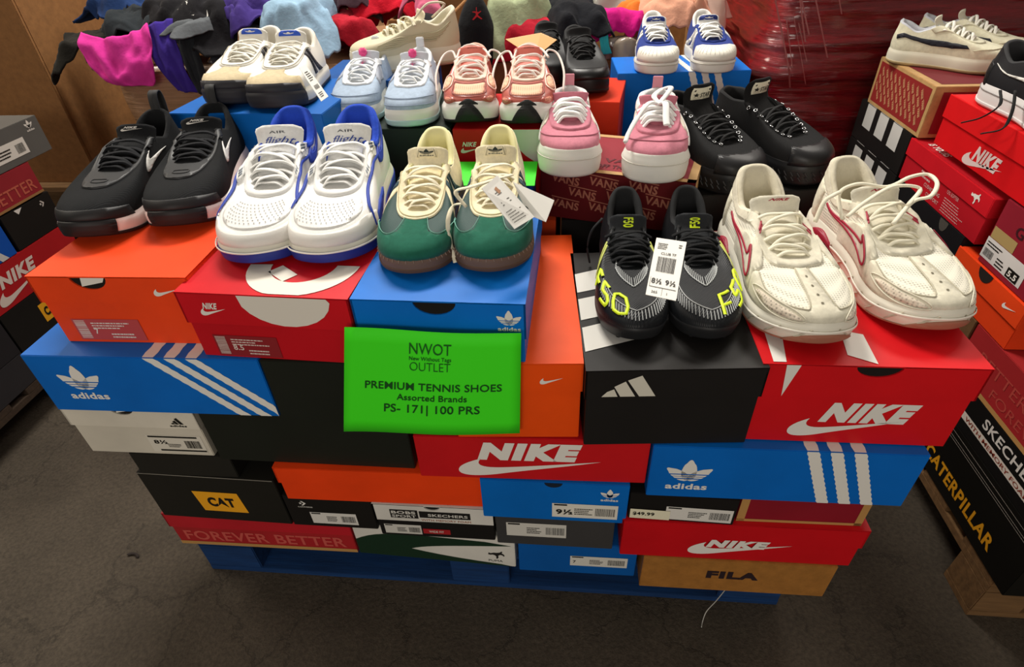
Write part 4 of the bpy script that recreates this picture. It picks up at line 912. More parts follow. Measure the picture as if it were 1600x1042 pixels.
def ice(label, toe, ang, m, base):
    su = M('A3B4C8', .85, 'suede'); wl = M('DCE0E4', .5, 'leather'); gy = M('B9BEC8', .7)
    s = Shoe(label, toe, ang, L=.265, W=.106, m=m, th=.032, tt=.028, zh=.104, za=.086, zt=.104, zb=.070, spring=.006, base=base, upper=su,
             lining=M('D9DEE4', .8, 'cloth'), sole=M('E4E4DC', .5), outsole=(M('B4D2D4', .35), .48), xt=.37, xb=.62, flare=.004)
    s.ov('eyestay', eyestay(.74, .40, tb=.80), .0028, wl)
    s.ov('side_overlay', [[(.40, .30), (.60, .34), (.66, .62), (.64, .76), (.44, .80)]], .0022, M('AEB4C0', .8, 'suede'), both=True)
    s.line('toe_seam', [(.70, .24), (.84, .34), (1.0, .38), (1.16, .34), (1.30, .24)], .0016, .0012, M('8796AC', .8)); s.line('toe_seam', [(.68, .08), (.84, .14), (1.0, .16), (1.16, .14), (1.32, .08)], .0016, .0012, M('8796AC', .8))
    s.ov('heel_counter', [band(-.2, .2, 0, .6)], .002, wl)
    s.tongue(M('CDD3DC', .7), length=.030, width=.62, rise=.008, lean=.6)
    s.item('tongue_logo', [jump(0, 0, 1)], M('E87BA4', .5), lambda x, y: (.44+.16*y, (x-.5)*.55), .0016, s.Tg)
    c = s.Tg(np.array([.80]), np.array([0.]), .010)[0]
    bm = bmesh.new(); bbox(bm, c[0]-.007, c[0]+.007, c[1]-.008, c[1]+.008, c[2]-.004, c[2]+.012, .003); bm_obj('lace_lock', bm, M('E84C8C', .4), s.o, True)
    h = s.P(np.array([0.]), np.array([1.]))[0]; bm = bmesh.new(); bbox(bm, h[0]-.004, h[0]+.004, -.009, .009, h[2]-.02, h[2]+.022, .002); bm_obj('pull_tab', bm, wl, s.o)
    s.laces(M('E6E9EA', .8), 5, .0065, .003, .52, .90, .88, .007)
    return s
def coral(label, toe, ang, m, base):
    co = M('B0584C', .42, 'plain', 1, .2); pe = M('EDB79A', .8, 'mesh'); wh = M('E8E4DE', .5); bk = M('1A1A1A', .6)
    s = Shoe(label, toe, ang, L=.270, W=.110, m=m, th=.036, tt=.034, zh=.108, za=.086, zt=.110, zb=.076, spring=.014, base=base, upper=co,
             lining=M('D8A896', .8), sole=wh, outsole=(bk, .22), xt=.37, xb=.58, flare=.007)
    s.ov('mesh_window', [curve_loop([(.90, .34), (1.0, .31), (1.10, .34), (1.12, .50), (1.14, .66), (1.0, .68), (.86, .66), (.88, .50)])], .0016, pe, dens=False)
    for q in (1, -1):
        s.ov('mesh_window', [curve_loop([(q*.66, .30), (q*.73, .34), (q*.78, .52), (q*.74, .66), (q*.66, .60), (q*.63, .44)])], .0016, pe, dens=False)
        s.line('window_rim', curve_loop([(q*.66, .26), (q*.75, .31), (q*.81, .53), (q*.75, .71), (q*.65, .64), (q*.61, .44)]), .0028, .002, M('F0CDBB', .5), closed=True)
        s.ov('toe_roundel', [ell(1-q*.15, .14, .06, .09)], .004, co, dens=False); s.ov('roundel_mesh', [ell(1-q*.15, .14, .035, .055)], .0052, M('D08A76', .7, 'mesh'), dens=False)
    s.line('window_rim', curve_loop([(.89, .31), (1.0, .28), (1.11, .31), (1.14, .50), (1.16, .69), (1.0, .71), (.84, .69), (.86, .50)]), .002, .002, M('8F4A42', .5), closed=True)
    s.ov('toe_wrap', [[(.90, -.0), (1.10, -.0), (1.05, .8), (1.02, 1.15), (.98, 1.15), (.95, .8)]], .003, bk, fn=s.S, step=(.012, .08)); s.ov('toe_tip', [curve_loop([(.94, 0), (1.06, 0), (1.02, .14), (1.0, .16), (.98, .14)], 3)], .003, bk, step=(.02, .05), dens=False)
    s.ov('eyestay', eyestay(.78, .42, tb=.82), .003, M('E6C0AE', .5))
    s.tongue(M('D9786A', .6), length=.034, width=.56, rise=.006, lean=.6)
    s.item('tongue_lettering', [T('asics', 0, 0, 1, None, .03)], M('5A2A28', .6), lambda x, y: (.92+.03*y, (x-1.1)*.3), .0018, s.Tg)
    s.laces(M('F0E4DC', .8), 5, .006, .004, .50, .88, .88, .007)
    E = s.E; lc = M('F0E4DC', .8)
    for q, k in ((-1, 0), (1, 1)):
        e = E[0][k]; s.ribbon([e, e+np.array([-.02, q*.01, .012]), e+np.array([-.015, q*.03, .004]), e+np.array([.03, q*.042, -.02]), e+np.array([.07, q*.040, -.05])], .005, .004, lc)
    a, b2 = E[0]; s.ribbon([a, a+np.array([-.025, .01, .016]), (a+b2)/2+np.array([-.03, 0, .022]), b2+np.array([-.02, -.005, .014]), b2+np.array([.01, .01, .004])], .005, .004, lc)
    return s
def pinkskate(label, toe, ang, m, base, bow=False):
    pk = M('CC8292', .9, 'suede'); wh = M('E9E7E2', .7); lc = M('F0F0EE', .85)
    s = Shoe(label, toe, ang, L=.235, W=.116, m=m, th=.046, tt=.046, zh=.112, za=.096, zt=.112, zb=.082, spring=.002, base=base, upper=pk,
             lining=M('DADCDC', .9, 'cloth'), sole=M('E8E6DE', .5), outsole=None, xt=.40, xb=.62, flare=.006, toebox=.95)
    s.ov('side_panel', [[(.16, .0), (.56, .0), (.66, .56), (.60, .80), (.46, .80), (.34, .96), (.16, .96)]], .0016, M('E4DCCB', .7, 'suede'), both=True)
    s.ov('side_stripe', [[(.36, .2), (.60, .04), (.66, .10), (.62, .30), (.50, .74), (.45, .72), (.53, .34), (.40, .36)]], .003, M('EFEDE8', .5), both=True)
    s.ov('eyestay', eyestay(.72, .42, tb=.74), .0032, pk)
    s.line('toe_seam', [(.66, .30), (.80, .42), (.92, .52), (1.0, .54), (1.08, .52), (1.20, .42), (1.34, .30)], .0022, .0012, M('B46A7C', .8))
    s.tongue(M('C77888', .8), length=.030, width=.70, rise=.010, lean=.62, thick=.016)
    s.ov('collar_pad', [[(-.44, .70), (.44, .70), (.46, 1), (-.46, 1)]], .006, wh)
    s.laces(lc, 5, .012, .006, .52, .84, .88, .012)
    h = s.P(np.array([0.]), np.array([1.]))[0]; bm = bmesh.new(); bbox(bm, h[0]-.003, h[0]+.003, -.010, .010, h[2]-.02, h[2]+.024, .001); bm_obj('pull_tab', bm, M('D892A0', .7), s.o)
    s.line('sole_line', [(a/20, .80) for a in range(10, 31)], .0022, .0008, M('D0CCC0', .5), fn=s.S)
    if bow:
        a, b2 = s.E[0]; c = (a+b2)/2+np.array([.02, 0, .016])
        s.ribbon([c, c+np.array([-.03, .02, .020]), c+np.array([-.045, .005, .014]), c+np.array([-.02, -.01, .008]), c], .011, .005, lc, name='lace_loop')
        s.ribbon([c, c+np.array([.02, -.022, .004]), c+np.array([.06, -.05, -.03]), c+np.array([.085, -.058, -.045])], .009, .004, lc, name='lace_end')
        s.ribbon([c, c+np.array([.02, .010, .006]), c+np.array([.055, .012, -.010]), c+np.array([.07, .014, -.018])], .013, .005, lc, name='lace_end')
    return s
def shell(label, toe, ang, m, base):
    nv = M('2A3C84', .85, 'suede'); wh = M('E6E4DC', .5); sh_ = M('E9E6DA', .45)
    s = Shoe(label, toe, ang, L=.260, W=.104, m=m, th=.028, tt=.028, zh=.106, za=.076, zt=.094, zb=.064, spring=.003, base=base, upper=nv,
             lining=M('DEDDD8', .8), sole=wh, outsole=None, xt=.37, xb=.63, flare=.004, toebox=1.08)
    s.ov('shell_toe', [[(.72, 0), (1.28, 0), (1.25, .36), (1.16, .56), (1.08, .62), (1.0, .63), (.92, .62), (.84, .56), (.75, .36)]], .003, sh_)
    for k in range(13):
        a = .80+.40*k/12; s.line('shell_rib', [(a, .20), (1+(a-1)*.75, .54)], .0012, .0028, M('CFCBBE', .5))
    for k in range(3): s.ov('stripe', [[(.22+k*.12, .05), (.285+k*.12, .05), (.50+k*.055, .78), (.465+k*.055, .78)]], .0022, wh, both=True)
    s.ov('eyestay', eyestay(.78, .42, tb=.84), .0028, nv)
    s.line('sole_line', [(a/20, .78) for a in range(10, 31)], .0018, .001, M('B8B4A6', .5), fn=s.S)
    s.tongue(M('E3E2DE', .7), length=.040, width=.52, rise=.006, lean=.64)
    fr = s.ov('tongue_label', [[(.80, -.85), (.97, -.85), (.97, .85), (.80, .85)]], .0014, M('26387E', .6), fn=s.Tg, step=(.06, .3))
    s.item('label_logo', [trefoil(.25, .1, .5, False), rect(.2, .04, .6, .05)], WH, lambda x, y: (.81+.17*y, (x-.5)*1.6), .0026, s.Tg, parent=fr)
    s.laces(M('ECEBE6', .8), 5, .010, .003, .53, .88, .88, .008)
    return s
def hightop(label, toe, ang, m, base, **k):
    bk = M('19191A', .8, 'knit'); rb = M('161618', .42)
    s = Shoe(label, toe, ang, L=.290, W=.124, m=m, th=.042, tt=.040, zh=.130, za=.120, zt=.130, zb=.084, spring=.004, base=base, upper=bk,
             lining=M('141415', .9), sole=rb, outsole=None, xt=.33, xb=.64, flare=.005, toebox=1.0, name='high_top_sneaker')
    s.ov('toe_cap', [[(.76, 0), (1.24, 0), (1.20, .40), (1.10, .52), (1.0, .54), (.9, .52), (.80, .40)]], .0026, M('1C1C1E', .4))
    for r in range(2):
        for i in range(22): a = .56+.86*i/21+r*.01; s.line('sole_texture', [(a, .30+.24*r), (a+.02, .50+.24*r)], .003, .0015, M('2C2C2E', .5), fn=s.S)
    s.tongue(bk, length=.052, width=.62, rise=.010, lean=.95)
    fr = s.ov('tongue_label', [[(.76, -.62), (.95, -.62), (.95, .62), (.76, .62)]], .0016, M('E4E0C8', .6), fn=s.Tg, step=(.06, .3))
    s.item('label_lettering', [T('STAR', .40, .2, .42, .55, .02), xf(chev(0, 0, .01), 0, 0, .01), rect(.05, .72, .9, .14)], M('22221E', .6), lambda x, y: (.76+.19*y, (x-.5)*1.2), .0028, s.Tg, parent=fr)
    s.item('label_star', tri_fill([[( .2+(.16 if q % 2 == 0 else .07)*math.cos(math.pi/2+q*math.pi/5), .42+(.22 if q % 2 == 0 else .1)*math.sin(math.pi/2+q*math.pi/5)) for q in range(10)]]), M('22221E', .6), lambda x, y: (.76+.19*y, (x-.5)*1.2), .0028, s.Tg, parent=fr)
    s.ov('eyestay', eyestay(.80, .44, tb=.84), .002, bk)
    for sg_ in (-1, 1):
        for i in range(8):
            a = (.46+.44*i/7)*sg_; p = s.P(np.array([a]), np.array([.80]), .003)[0]; p2 = s.P(np.array([a]), np.array([.80]), .010)[0]; n = Vector(p2-p).normalized()
            R_, r_ = .0034, .0009; V = []; F = []; qz = n.to_track_quat('Z', 'Y')
            for u in range(10):
                for w in range(5):
                    A_, B_ = 2*math.pi*u/10, 2*math.pi*w/5; v = Vector(((R_+r_*math.cos(B_))*math.cos(A_), (R_+r_*math.cos(B_))*math.sin(A_), r_*math.sin(B_))); V.append(qz@v+Vector(p)); F.append((u*5+w, ((u+1) % 10)*5+w, ((u+1) % 10)*5+(w+1) % 5, u*5+(w+1) % 5))
            link_mesh('eyelet', V, F, M('C9CACC', .25, metal=1.0), s.o, True)
    s.laces(M('161617', .85), 6, .0065, .0035, .58, .90, .84, .007)
    return s
def generic(label, toe, ang, m, base, up, lin, sole, outs, tong, lacec, L=.32, W=.112, kind='leather', **k):
    ops = {a: k.pop(a) for a in list(k) if a in ('n', 'lw')}
    s = Shoe(label, toe, ang, L=L, W=W, m=m, base=base, upper=M(up, .55, kind), lining=M(lin, .8), sole=M(sole, .5), outsole=(M(outs, .6), .25) if outs else None, **k)
    s.tongue(M(tong, .8), length=.038, width=.58, rise=.006, lean=.6, thick=.009)
    s.laces(M(lacec, .8), ops.get('n', 5), ops.get('lw', .007), .003, .52, .89, .88, .007)
    return s
zL6 = .8405
blackrun('black knit running shoe at far left on the orange box, toe pointing down left', (-0.791, 0.136), -87, 1, .8395)
blackrun('black knit running shoe with white side logo, right of its pair on the orange box', (-0.655, 0.178), -80, -1, .8395)
flight('white shoe with blue trim, left of its pair on the red ring box', (-0.480, 0.085), -84, 1, .833)
flight('white shoe with blue trim, right of its pair with full tongue lettering showing', (-0.368, 0.088), -86, -1, .833)
gum('cream shoe with green suede toe and gum sole, left of its pair', (-0.227, 0.060), -88, 1, .8335)
gum('cream shoe with green suede toe carrying the paper hang tags', (-0.112, 0.068), -87.5, -1, .8335)
f50('black football shoe with yellow F50 print, left of its pair', (0.104, 0.040), -89.5, 1, .729)
f50('black football shoe with yellow F50 print, right of its pair beside the red box', (0.213, 0.046), -90, -1, .729)
creamrun('cream running shoe with red outlined logo, left of its pair on the red box', (0.362, 0.040), -85, 1, .7305)
creamrun('cream running shoe with loose looping laces, right of its pair on the red box', (0.548, 0.080), -82, -1, .7305)
whitestripe('white leather shoe with black stripes and tan toe, left of its pair', (-0.700, 0.510), -91, 1, .950)
whitestripe('white leather shoe with black stripes carrying a narrow white tag', (-0.584, 0.478), -86, -1, .950)
ice('pale blue suede shoe with pink lace lock, left of its pair', (-0.462, 0.562), -90, 1, .896)
ice('pale blue suede shoe with pink lace lock next to the coral pair', (-0.336, 0.538), -87, -1, .896)
coral('coral and peach running shoe with black toe, left of its pair', (-0.205, 0.540), -86, 1, .896)
coral('coral and peach running shoe with black toe beside the pink skate shoes', (-0.086, 0.528), -87.5, -1, .896)
pinkskate('pink suede skate shoe with fat white laces, left of its pair', (0.002, 0.430), -88.5, 1, .8335)
pinkskate('pink suede skate shoe with tied white bow, right of its pair', (0.156, 0.400), -95, -1, .8335, bow=True)
shell('navy shoe with white shell toe, left of its pair on the blue box', (0.218, 0.932), -90, 1, .896)
shell('navy shoe with white shell toe, right of its pair on the blue box', (0.360, 0.935), -88, -1, .896)
hightop('black canvas high top with silver eyelets, left of its pair', (0.350, 0.455), -64, 1, .788)
hightop('black canvas high top with silver eyelets, right of its pair beside red wrap', (0.500, 0.505), -56, -1, .788)
# ================================================================ right stack shoes and tags
def creamskate(label, toe, ang, m, base):
    s = generic(label, toe, ang, m, base, 'E3DFC4', 'C9CBD2', 'E2DDC8', 'B09A70', 'D8D4C0', 'EDEBE0', L=.265, W=.098, kind='suede', th=.030, tt=.030, zh=.100, za=.078, zt=.104, zb=.070, spring=.006, xb=.62, n=6)
    s.ov('side_stripe', [[(.14, .52), (.20, .66), (.30, .70), (.38, .52), (.50, .34), (.62, .36), (.63, .26), (.50, .20), (.38, .30), (.30, .50), (.22, .52), (.15, .38)]], .002, M('22242E', .6), both=True)
    s.ov('eyestay', eyestay(.74, .42, tb=.74), .0028, M('E0DCC2', .7, 'suede')); s.line('toe_seam', [(.66, .22), (.80, .34), (1.0, .42), (1.2, .34), (1.34, .22)], .0018, .0012, M('C4BFA4', .8))
    return s
creamskate('cream skate shoe with dark wavy side stripe, left of its pair', (1.072, 1.000), -38, -1, .871)
creamskate('cream skate shoe mostly behind its pair on the brown rimmed box', (1.165, 1.075), -38, 1, .871)
s = generic('black and white leather shoe on the bright red box at the right edge', (.935, .455), -88, -1, .8735, '1C1D20', '2A2A2C', 'E2DEDC', 'D8D4D2', '1C1D20', '17181A', L=.33, W=.122, th=.038, tt=.036, zh=.118, za=.09, zt=.112, zb=.078, spring=.006)
s.swsh(M('DCD9D2', .5), .22, .28, .40, .62, .0026); s.ov('heel_panel', [band(-.2, .2, 0, .5)], .002, M('1A1A1C', .5)); s.line('sole_line', [(a/20, .82) for a in range(-18, 19)], .0016, .001, M('8A8684', .5), fn=s.S)
s.ribbon([(.12, -.065, .05), (.15, -.075, .03), (.13, -.085, .0), (.10, -.10, -.02)], .006, .003, M('131314', .8), name='lace_end'); s.ribbon([(.16, -.065, .06), (.19, -.075, .03), (.20, -.085, .0), (.17, -.10, -.02)], .006, .003, M('131314', .8), name='lace_end')
s = generic('red and black running shoe at the upper right corner', (1.40, .76), -42, 1, .8725, '8C2436', 'B02A38', '22181A', '161214', 'E0DCD4', 'E0D8D0', L=.34, W=.12, th=.04, tt=.034, zh=.135, za=.10, zt=.12, zb=.082)
s.ov('side_overlay', [[(.3, .1), (.6, .1), (.66, .5), (.5, .7), (.36, .6)]], .002, M('1A1416', .5), both=True); s.line('piping', [(.2, .5), (.4, .4), (.6, .6), (.72, .3)], .004, .003, M('C8A89C', .5), both=True)
# black leather pair and tan shoe at the back
s = generic('black leather shoe on the orange red box at the back', (.045, .800), -80, -1, .8815, '141416', '0E0E10', '101012', '0A0A0B', '121214', '0E0E10', L=.25, W=.108, th=.034, tt=.030, zh=.115, za=.095, zt=.112, zb=.072)
s.ov('toe_cap', [[(.72, 0), (1.28, 0), (1.2, .36), (1.0, .42), (.8, .36)]], .0025, M('131315', .4))
s = generic('black leather shoe half hidden under the tan paper card', (-.045, .885), -82, 1, .8815, '141416', '0E0E10', '101012', '0A0A0B', '121214', '0E0E10', L=.24, W=.10, th=.034, tt=.030, zh=.115, za=.095, zt=.112, zb=.072)
s = generic('tan cream running shoe with wavy side lines behind the white striped pair', (-.520, .800), -150, 1, .9455, 'C9C0A2', 'D6CFB8', 'D8D2BC', 'B8A88C', 'CFC7AA', 'D9D2B8', L=.27, W=.11, kind='plain', th=.036, tt=.032, zh=.118, za=.086, zt=.108, zb=.078, spring=.012)
for k in range(6): s.line('side_ridge', [(.20+.02*k, .75-.08*k), (.34+.02*k, .60-.06*k), (.48+.015*k, .40-.04*k), (.60+.02*k, .44-.05*k), (.74, .30-.03*k)], .0035, .0022, M('B5AC8C', .6), both=True)
s.ribbon([(.11, .02, .105), (.08, .04, .135), (.04, .04, .13), (.06, .0, .10)], .007, .005, M('DED6BE', .8), name='lace_loop')
# loose lace loops on the front shoes
def wrib(name, parent, pts, w, th, mat):
    mw = Matrix.Translation(parent.o.location) @ parent.o.rotation_euler.to_matrix().to_4x4(); inv = mw.inverted()
    L = [np.array(inv @ Vector(p)) for p in pts]; return parent.ribbon(L, w, th, mat, name=name)
# paper hang tags
from itertools import product
def tagw(label, P, **k): return wtag(label, P, **k)
# ================================================================ background: gaylord cartons, wrapped pallets, clothes
def carton(label, x0, x1, y0, y1, z0, z1, col, wall=.012, name='cardboard_carton', flaps=True, rz=0):
    o = thing(name, label, 'carton', ((x0+x1)/2, (y0+y1)/2, z0), rz); w, d, h = x1-x0, y1-y0, z1-z0; m = M(col, .8, 'kraft')
    for nm, a in (('front_panel', (-w/2, w/2, -d/2, -d/2+wall)), ('back_panel', (-w/2, w/2, d/2-wall, d/2)), ('side_panel', (-w/2, -w/2+wall, -d/2+wall, d/2-wall)), ('side_panel', (w/2-wall, w/2, -d/2+wall, d/2-wall))):
        bm = bmesh.new(); bbox(bm, *a, 0, h, .002); bm_obj(nm, bm, m, o)
    bm = bmesh.new(); bbox(bm, -w/2+wall, w/2-wall, -d/2+wall, d/2-wall, 0, .02); bm_obj('bottom_panel', bm, m, o)
    return o
GY = '9A6F42'
pallet('wooden pallet under the tall plain carton at the far left', -3.3, 1.35, 1.45, 1.1, .42, '8A6A48')
carton('tall plain brown carton filling the far left background', -3.25, -1.86, 1.40, 2.4, .42, 1.75, '8E6238')
pallet('wooden pallet between the left carton and the wrapped carton', -2.65, 2.48, 1.6, .9, .14, '9A7A52')
carton('plain brown carton behind the clothes pile', -2.7, -.52, 2.46, 3.4, .14, 1.5, '84592F')
pallet('wooden pallet under the film wrapped carton of clothes', -1.60, 1.30, 1.1, 1.0, .14, '8A6A48')
def filmbox(label, x0, x1, y0, y1, z0, z1, col, taper=.0, amp=.008, name='wrapped_carton', ns=60, nz_=50, seed=1, mat=None, freq=22, bulge=None):
    """four-sided wrapped bale: a displaced, horizontally wrinkled skin around a carton"""
    V = []; F = []; w, d = x1-x0, y1-y0; per = []
    for i in range(ns):
        t = i/ns*4; k = int(t); f = t-k
        p = [(x0+w*f, y0), (x1, y0+d*f), (x1-w*f, y1), (x0, y1-d*f)][k]; n = [(0, -1), (1, 0), (0, 1), (-1, 0)][k]; per.append((p, n, f))
    for j in range(nz_+1):
        z = z0+(z1-z0)*j/nz_
        for (p, n, f) in per:
            e = min(f, 1-f)*4; rd = .02*max(0, 1-e*3)**2
            q = amp*(noise.noise(Vector((p[0]*2.5+seed, p[1]*2.5, z*freq)))*1.0+abs(noise.noise(Vector((p[0]*3+9, p[1]*3+seed, z*freq*2.3))))*.8)
            b_ = bulge(p, z) if bulge else 0
            V.append((p[0]+n[0]*(q+b_)-(p[0]-(x0+x1)/2)*rd*.0-n[0]*rd, p[1]+n[1]*(q+b_)-n[1]*rd, z))
    for j in range(nz_):
        for i in range(ns): i2 = (i+1) % ns; F.append((j*ns+i, j*ns+i2, (j+1)*ns+i2, (j+1)*ns+i))
    c = len(V); V.append(((x0+x1)/2, (y0+y1)/2, z1+.01)); F += [(nz_*ns+i, nz_*ns+(i+1) % ns, c) for i in range(ns)]
    o = link_mesh(name, V, F, mat or M(col, .2, 'film2', 1.0, .8), None, True); tag(o, label, 'carton'); return o
filmbox('brown carton wrapped in clear film under the clothes at the back left', -1.57, -.66, 1.34, 2.25, .145, .84, 'B48A68', amp=.006)
carton('brown carton holding clothes behind the middle of the stack', -.40, .53, 1.42, 2.4, .0, .83, GY)
carton('brown carton with open flaps between the two clothes piles', -.62, -.415, 1.5, 2.2, .0, .95, '8A6036')
carton('tall brown carton behind the peach jacket and the red wrap', .50, 1.6, 2.60, 3.5, .0, 1.6, '9C7444')
carton('tall brown carton filling the centre background', -.5, .48, 2.5, 3.5, .0, 1.5, '7E5A34')
# red wrapped bales
def bul(p, z):
    return .035*math.sin(z*9+p[0]*2)+(.05 if z > .78 else 0)*max(0, 1-abs(z-1.0)*2)
filmbox('dark red shrink wrapped pallet load behind the right stack', .63, 2.6, 1.36, 2.4, .0, 1.60, '7E0E16', amp=.022, ns=220, nz_=220, seed=3, freq=16, bulge=bul, name='wrapped_pallet_load', mat=M('A41420', .16, 'film', 1.2, .9))
rr = random.Random(5)
ld = D.objects['wrapped_pallet_load']; fm = M('9C4A4A', .12, 'plain', 1, 1.0)
Vv = []; Ff = []
for k in range(8):
    x = rr.uniform(.56, .70); z = rr.uniform(.92, 1.14); L = rr.uniform(.10, .26); dx = L*rr.uniform(.32, .45); dz = -L; w = rr.uniform(.0008, .0024); o_ = len(Vv)
    y = 1.325+rr.uniform(-.012, .004)-.03*math.sin(z*9+x*2)
    for t in range(5):
        tt = t/4; X = x+dx*tt; Z = z+dz*tt; Y = 1.328-(.035*math.sin(Z*9+X*2)+(.05 if Z > .78 else 0)*max(0, 1-abs(Z-1.0)*2))-.012; Vv += [(X-w, Y, Z), (X+w, Y, Z)]
    for t in range(4): Ff.append((o_+2*t, o_+2*t+1, o_+2*t+3, o_+2*t+2))
o = link_mesh('film_wrinkle_glints', Vv, Ff, fm, ld); o['kind'] = 'stuff'; md = o.modifiers.new('s', 'SOLIDIFY'); md.thickness = .001  # pale strips imitate highlights on the wrinkled film by their colour
# clothes -------------------------------------------------------
def garment(name, label, c, r, col, seed, rot=0, h=.06, droop=.5, amp=.035, cat='clothing', kind='cloth', rough=.85, nr=44, na=96, irr=.42, f=12.0, coat=0, tiltx=0, sleeve=None):
    V = []; F = []; q = Vector((seed*3.1, seed*1.7, seed*.9)); ca, sa = math.cos(rot), math.sin(rot)
    for j in range(nr+1):
        u = j/nr
        for i in range(na):
            a = 2*math.pi*i/na; R = 1+irr*noise.noise(Vector((math.cos(a)*1.1, math.sin(a)*1.1, 0))+q)*2
            if sleeve:
                for sa_, sl, sw in sleeve:
                    dd = (a-sa_+math.pi) % (2*math.pi)-math.pi; R += sl*math.exp(-(dd/sw)**2)
            x, y = r[0]*u*R*math.cos(a), r[1]*u*R*math.sin(a)
            p = Vector((x*f, y*f, 0))+q; fold = (1-abs(noise.noise(p+Vector((noise.noise(p*.5)*2, 0, 0))))*2)*amp+noise.noise(p*2.3)*amp*.5+noise.noise(p*5.1)*amp*.2
            z = h*(1-u*u)+fold*(.3+.7*u)-droop*h*max(0, u*R-.75)*3+tiltx*y
            X, Y = x*ca-y*sa, x*sa+y*ca
            X += noise.noise(p*1.3+Vector((5, 0, 0)))*amp*.7; Y += noise.noise(p*1.3+Vector((0, 7, 0)))*amp*.7
            V.append((X, Y, z))
    for j in range(nr):
        for i in range(na): i2 = (i+1) % na; F.append((j*na+i, j*na+i2, (j+1)*na+i2, (j+1)*na+i))
    o = link_mesh(name, V, F, M(col, rough, kind, 1, coat), None, True); o.location = c; md = o.modifiers.new('s', 'SOLIDIFY'); md.thickness = .006; md.offset = -1
    tag(o, label, cat, 'clothes heaped on the cartons'); return o
def sheetg(name, label, pts, col, seed, amp=.018, f=9, nu=34, nv=34, kind='cloth', rough=.85, cat='clothing', coat=0):
    """garment hanging over a carton: bicubic-ish patch through a 4x4 net"""
    P = np.array(pts, float).reshape(4, 4, 3)
    def B(t): return np.array([(1-t)**3, 3*(1-t)**2*t, 3*(1-t)*t*t, t**3])
    V = []; q = Vector((seed*2.3, seed, seed*4.1))
    for j in range(nv+1):
        for i in range(nu+1):
            a, b = B(i/nu), B(j/nv); p = np.einsum('i,j,jik->k', a, b, P)
            e = .5+.5*math.sin(j/nv*math.pi)
            n_ = (1-abs(noise.noise(Vector((i/nu*f, j/nv*2.2, 0))+q))*2)*amp+noise.noise(Vector((i/nu*f*2, j/nv*f, 3))+q)*amp*.5
            V.append((p[0]+noise.noise(Vector((j/nv*4, i/nu*4, 9))+q)*amp*.6, p[1]-n_, p[2]+n_*.7))
    F = [(j*(nu+1)+i, j*(nu+1)+i+1, (j+1)*(nu+1)+i+1, (j+1)*(nu+1)+i) for j in range(nv) for i in range(nu)]
    o = link_mesh(name, V, F, M(col, rough, kind, 1, coat), None, True); md = o.modifiers.new('s', 'SOLIDIFY'); md.thickness = .005; tag(o, label, cat, 'clothes heaped on the cartons'); return o

garment('jacket', 'black jacket sleeve hanging at the far left of the clothes pile', (-1.66, 1.46, .885), (.13, .13), '25231F', 1, .3, .05, .9, .03)
garment('shirt', 'navy blue shirt at the top left of the clothes pile', (-1.60, 1.62, .985), (.15, .12), '243A66', 2, .4, .05)
garment('trousers', 'dark charcoal trousers above the pink cloth', (-1.47, 1.50, .935), (.15, .13), '2B3034', 3, -.3, .06, .6, .04)
hood = garment('hoodie', 'black hoodie with white script lettering on the clothes pile', (-1.27, 1.50, .965), (.22, .15), '1C1B1E', 4, 0, .07, .8, .035, cat='clothing')
sheetg('cloth', 'bright pink cloth hanging over the wrapped carton edge', [(-1.62, 1.36, .955), (-1.54, 1.34, .93), (-1.46, 1.34, .93), (-1.375, 1.36, .975), (-1.635, 1.31, .90), (-1.54, 1.29, .88), (-1.45, 1.29, .88), (-1.36, 1.31, .93), (-1.60, 1.30, .86), (-1.54, 1.29, .80), (-1.46, 1.29, .79), (-1.36, 1.30, .88), (-1.57, 1.31, .82), (-1.53, 1.31, .80), (-1.46, 1.31, .79), (-1.39, 1.31, .81)], 'D8399A', 5, .012, 5)
sheetg('legging', 'purple leg of clothing hanging beside the pink cloth', [(-1.385, 1.36, .97), (-1.36, 1.35, .98), (-1.33, 1.36, .985), (-1.30, 1.38, .985), (-1.38, 1.31, .90), (-1.355, 1.30, .91), (-1.32, 1.30, .92), (-1.285, 1.32, .93), (-1.365, 1.31, .84), (-1.34, 1.30, .84), (-1.31, 1.30, .85), (-1.275, 1.31, .86), (-1.325, 1.31, .785), (-1.315, 1.31, .78), (-1.29, 1.31, .775), (-1.265, 1.32, .775)], '3C2A86', 6, .008, 3)
sheetg('trousers', 'dark grey trouser leg hanging next to the purple leg', [(-1.30, 1.38, .98), (-1.28, 1.37, .98), (-1.26, 1.37, .98), (-1.235, 1.39, .97), (-1.285, 1.32, .92), (-1.27, 1.31, .92), (-1.25, 1.31, .92), (-1.225, 1.33, .91), (-1.27, 1.31, .85), (-1.26, 1.31, .84), (-1.24, 1.31, .84), (-1.22, 1.32, .84), (-1.255, 1.31, .77), (-1.245, 1.31, .77), (-1.23, 1.31, .77), (-1.215, 1.32, .77)], '26282C', 7, .008, 3)
garment('bag_strap', 'grey folded strap garment crossing the purple clothes', (-1.20, 1.39, .955), (.13, .035), '5C6064', 8, .55, .03, .4, .012)
garment('sweatshirt', 'purple sweatshirt behind the white striped shoes', (-1.07, 1.48, .955), (.17, .14), '3E2E72', 9, 0, .07, .7, .04)
garment('plastic_bag', 'crumpled clear plastic bag below the purple sweatshirt', (-1.10, 1.385, .865), (.11, .05), '3A3A40', 10, 0, .03, .4, .02, cat='bag', kind='plain', rough=.15, coat=1)
garment('shirt', 'light blue denim shirt above the white striped shoes', (-.90, 1.46, .955), (.14, .13), '8FAEC6', 11, .2, .07, .8, .03)
garment('shirt', 'red shirt between the denim shirt and the tan shoe', (-.78, 1.52, .90), (.12, .12), 'A81C2C', 12, 0, .07, .8, .03)
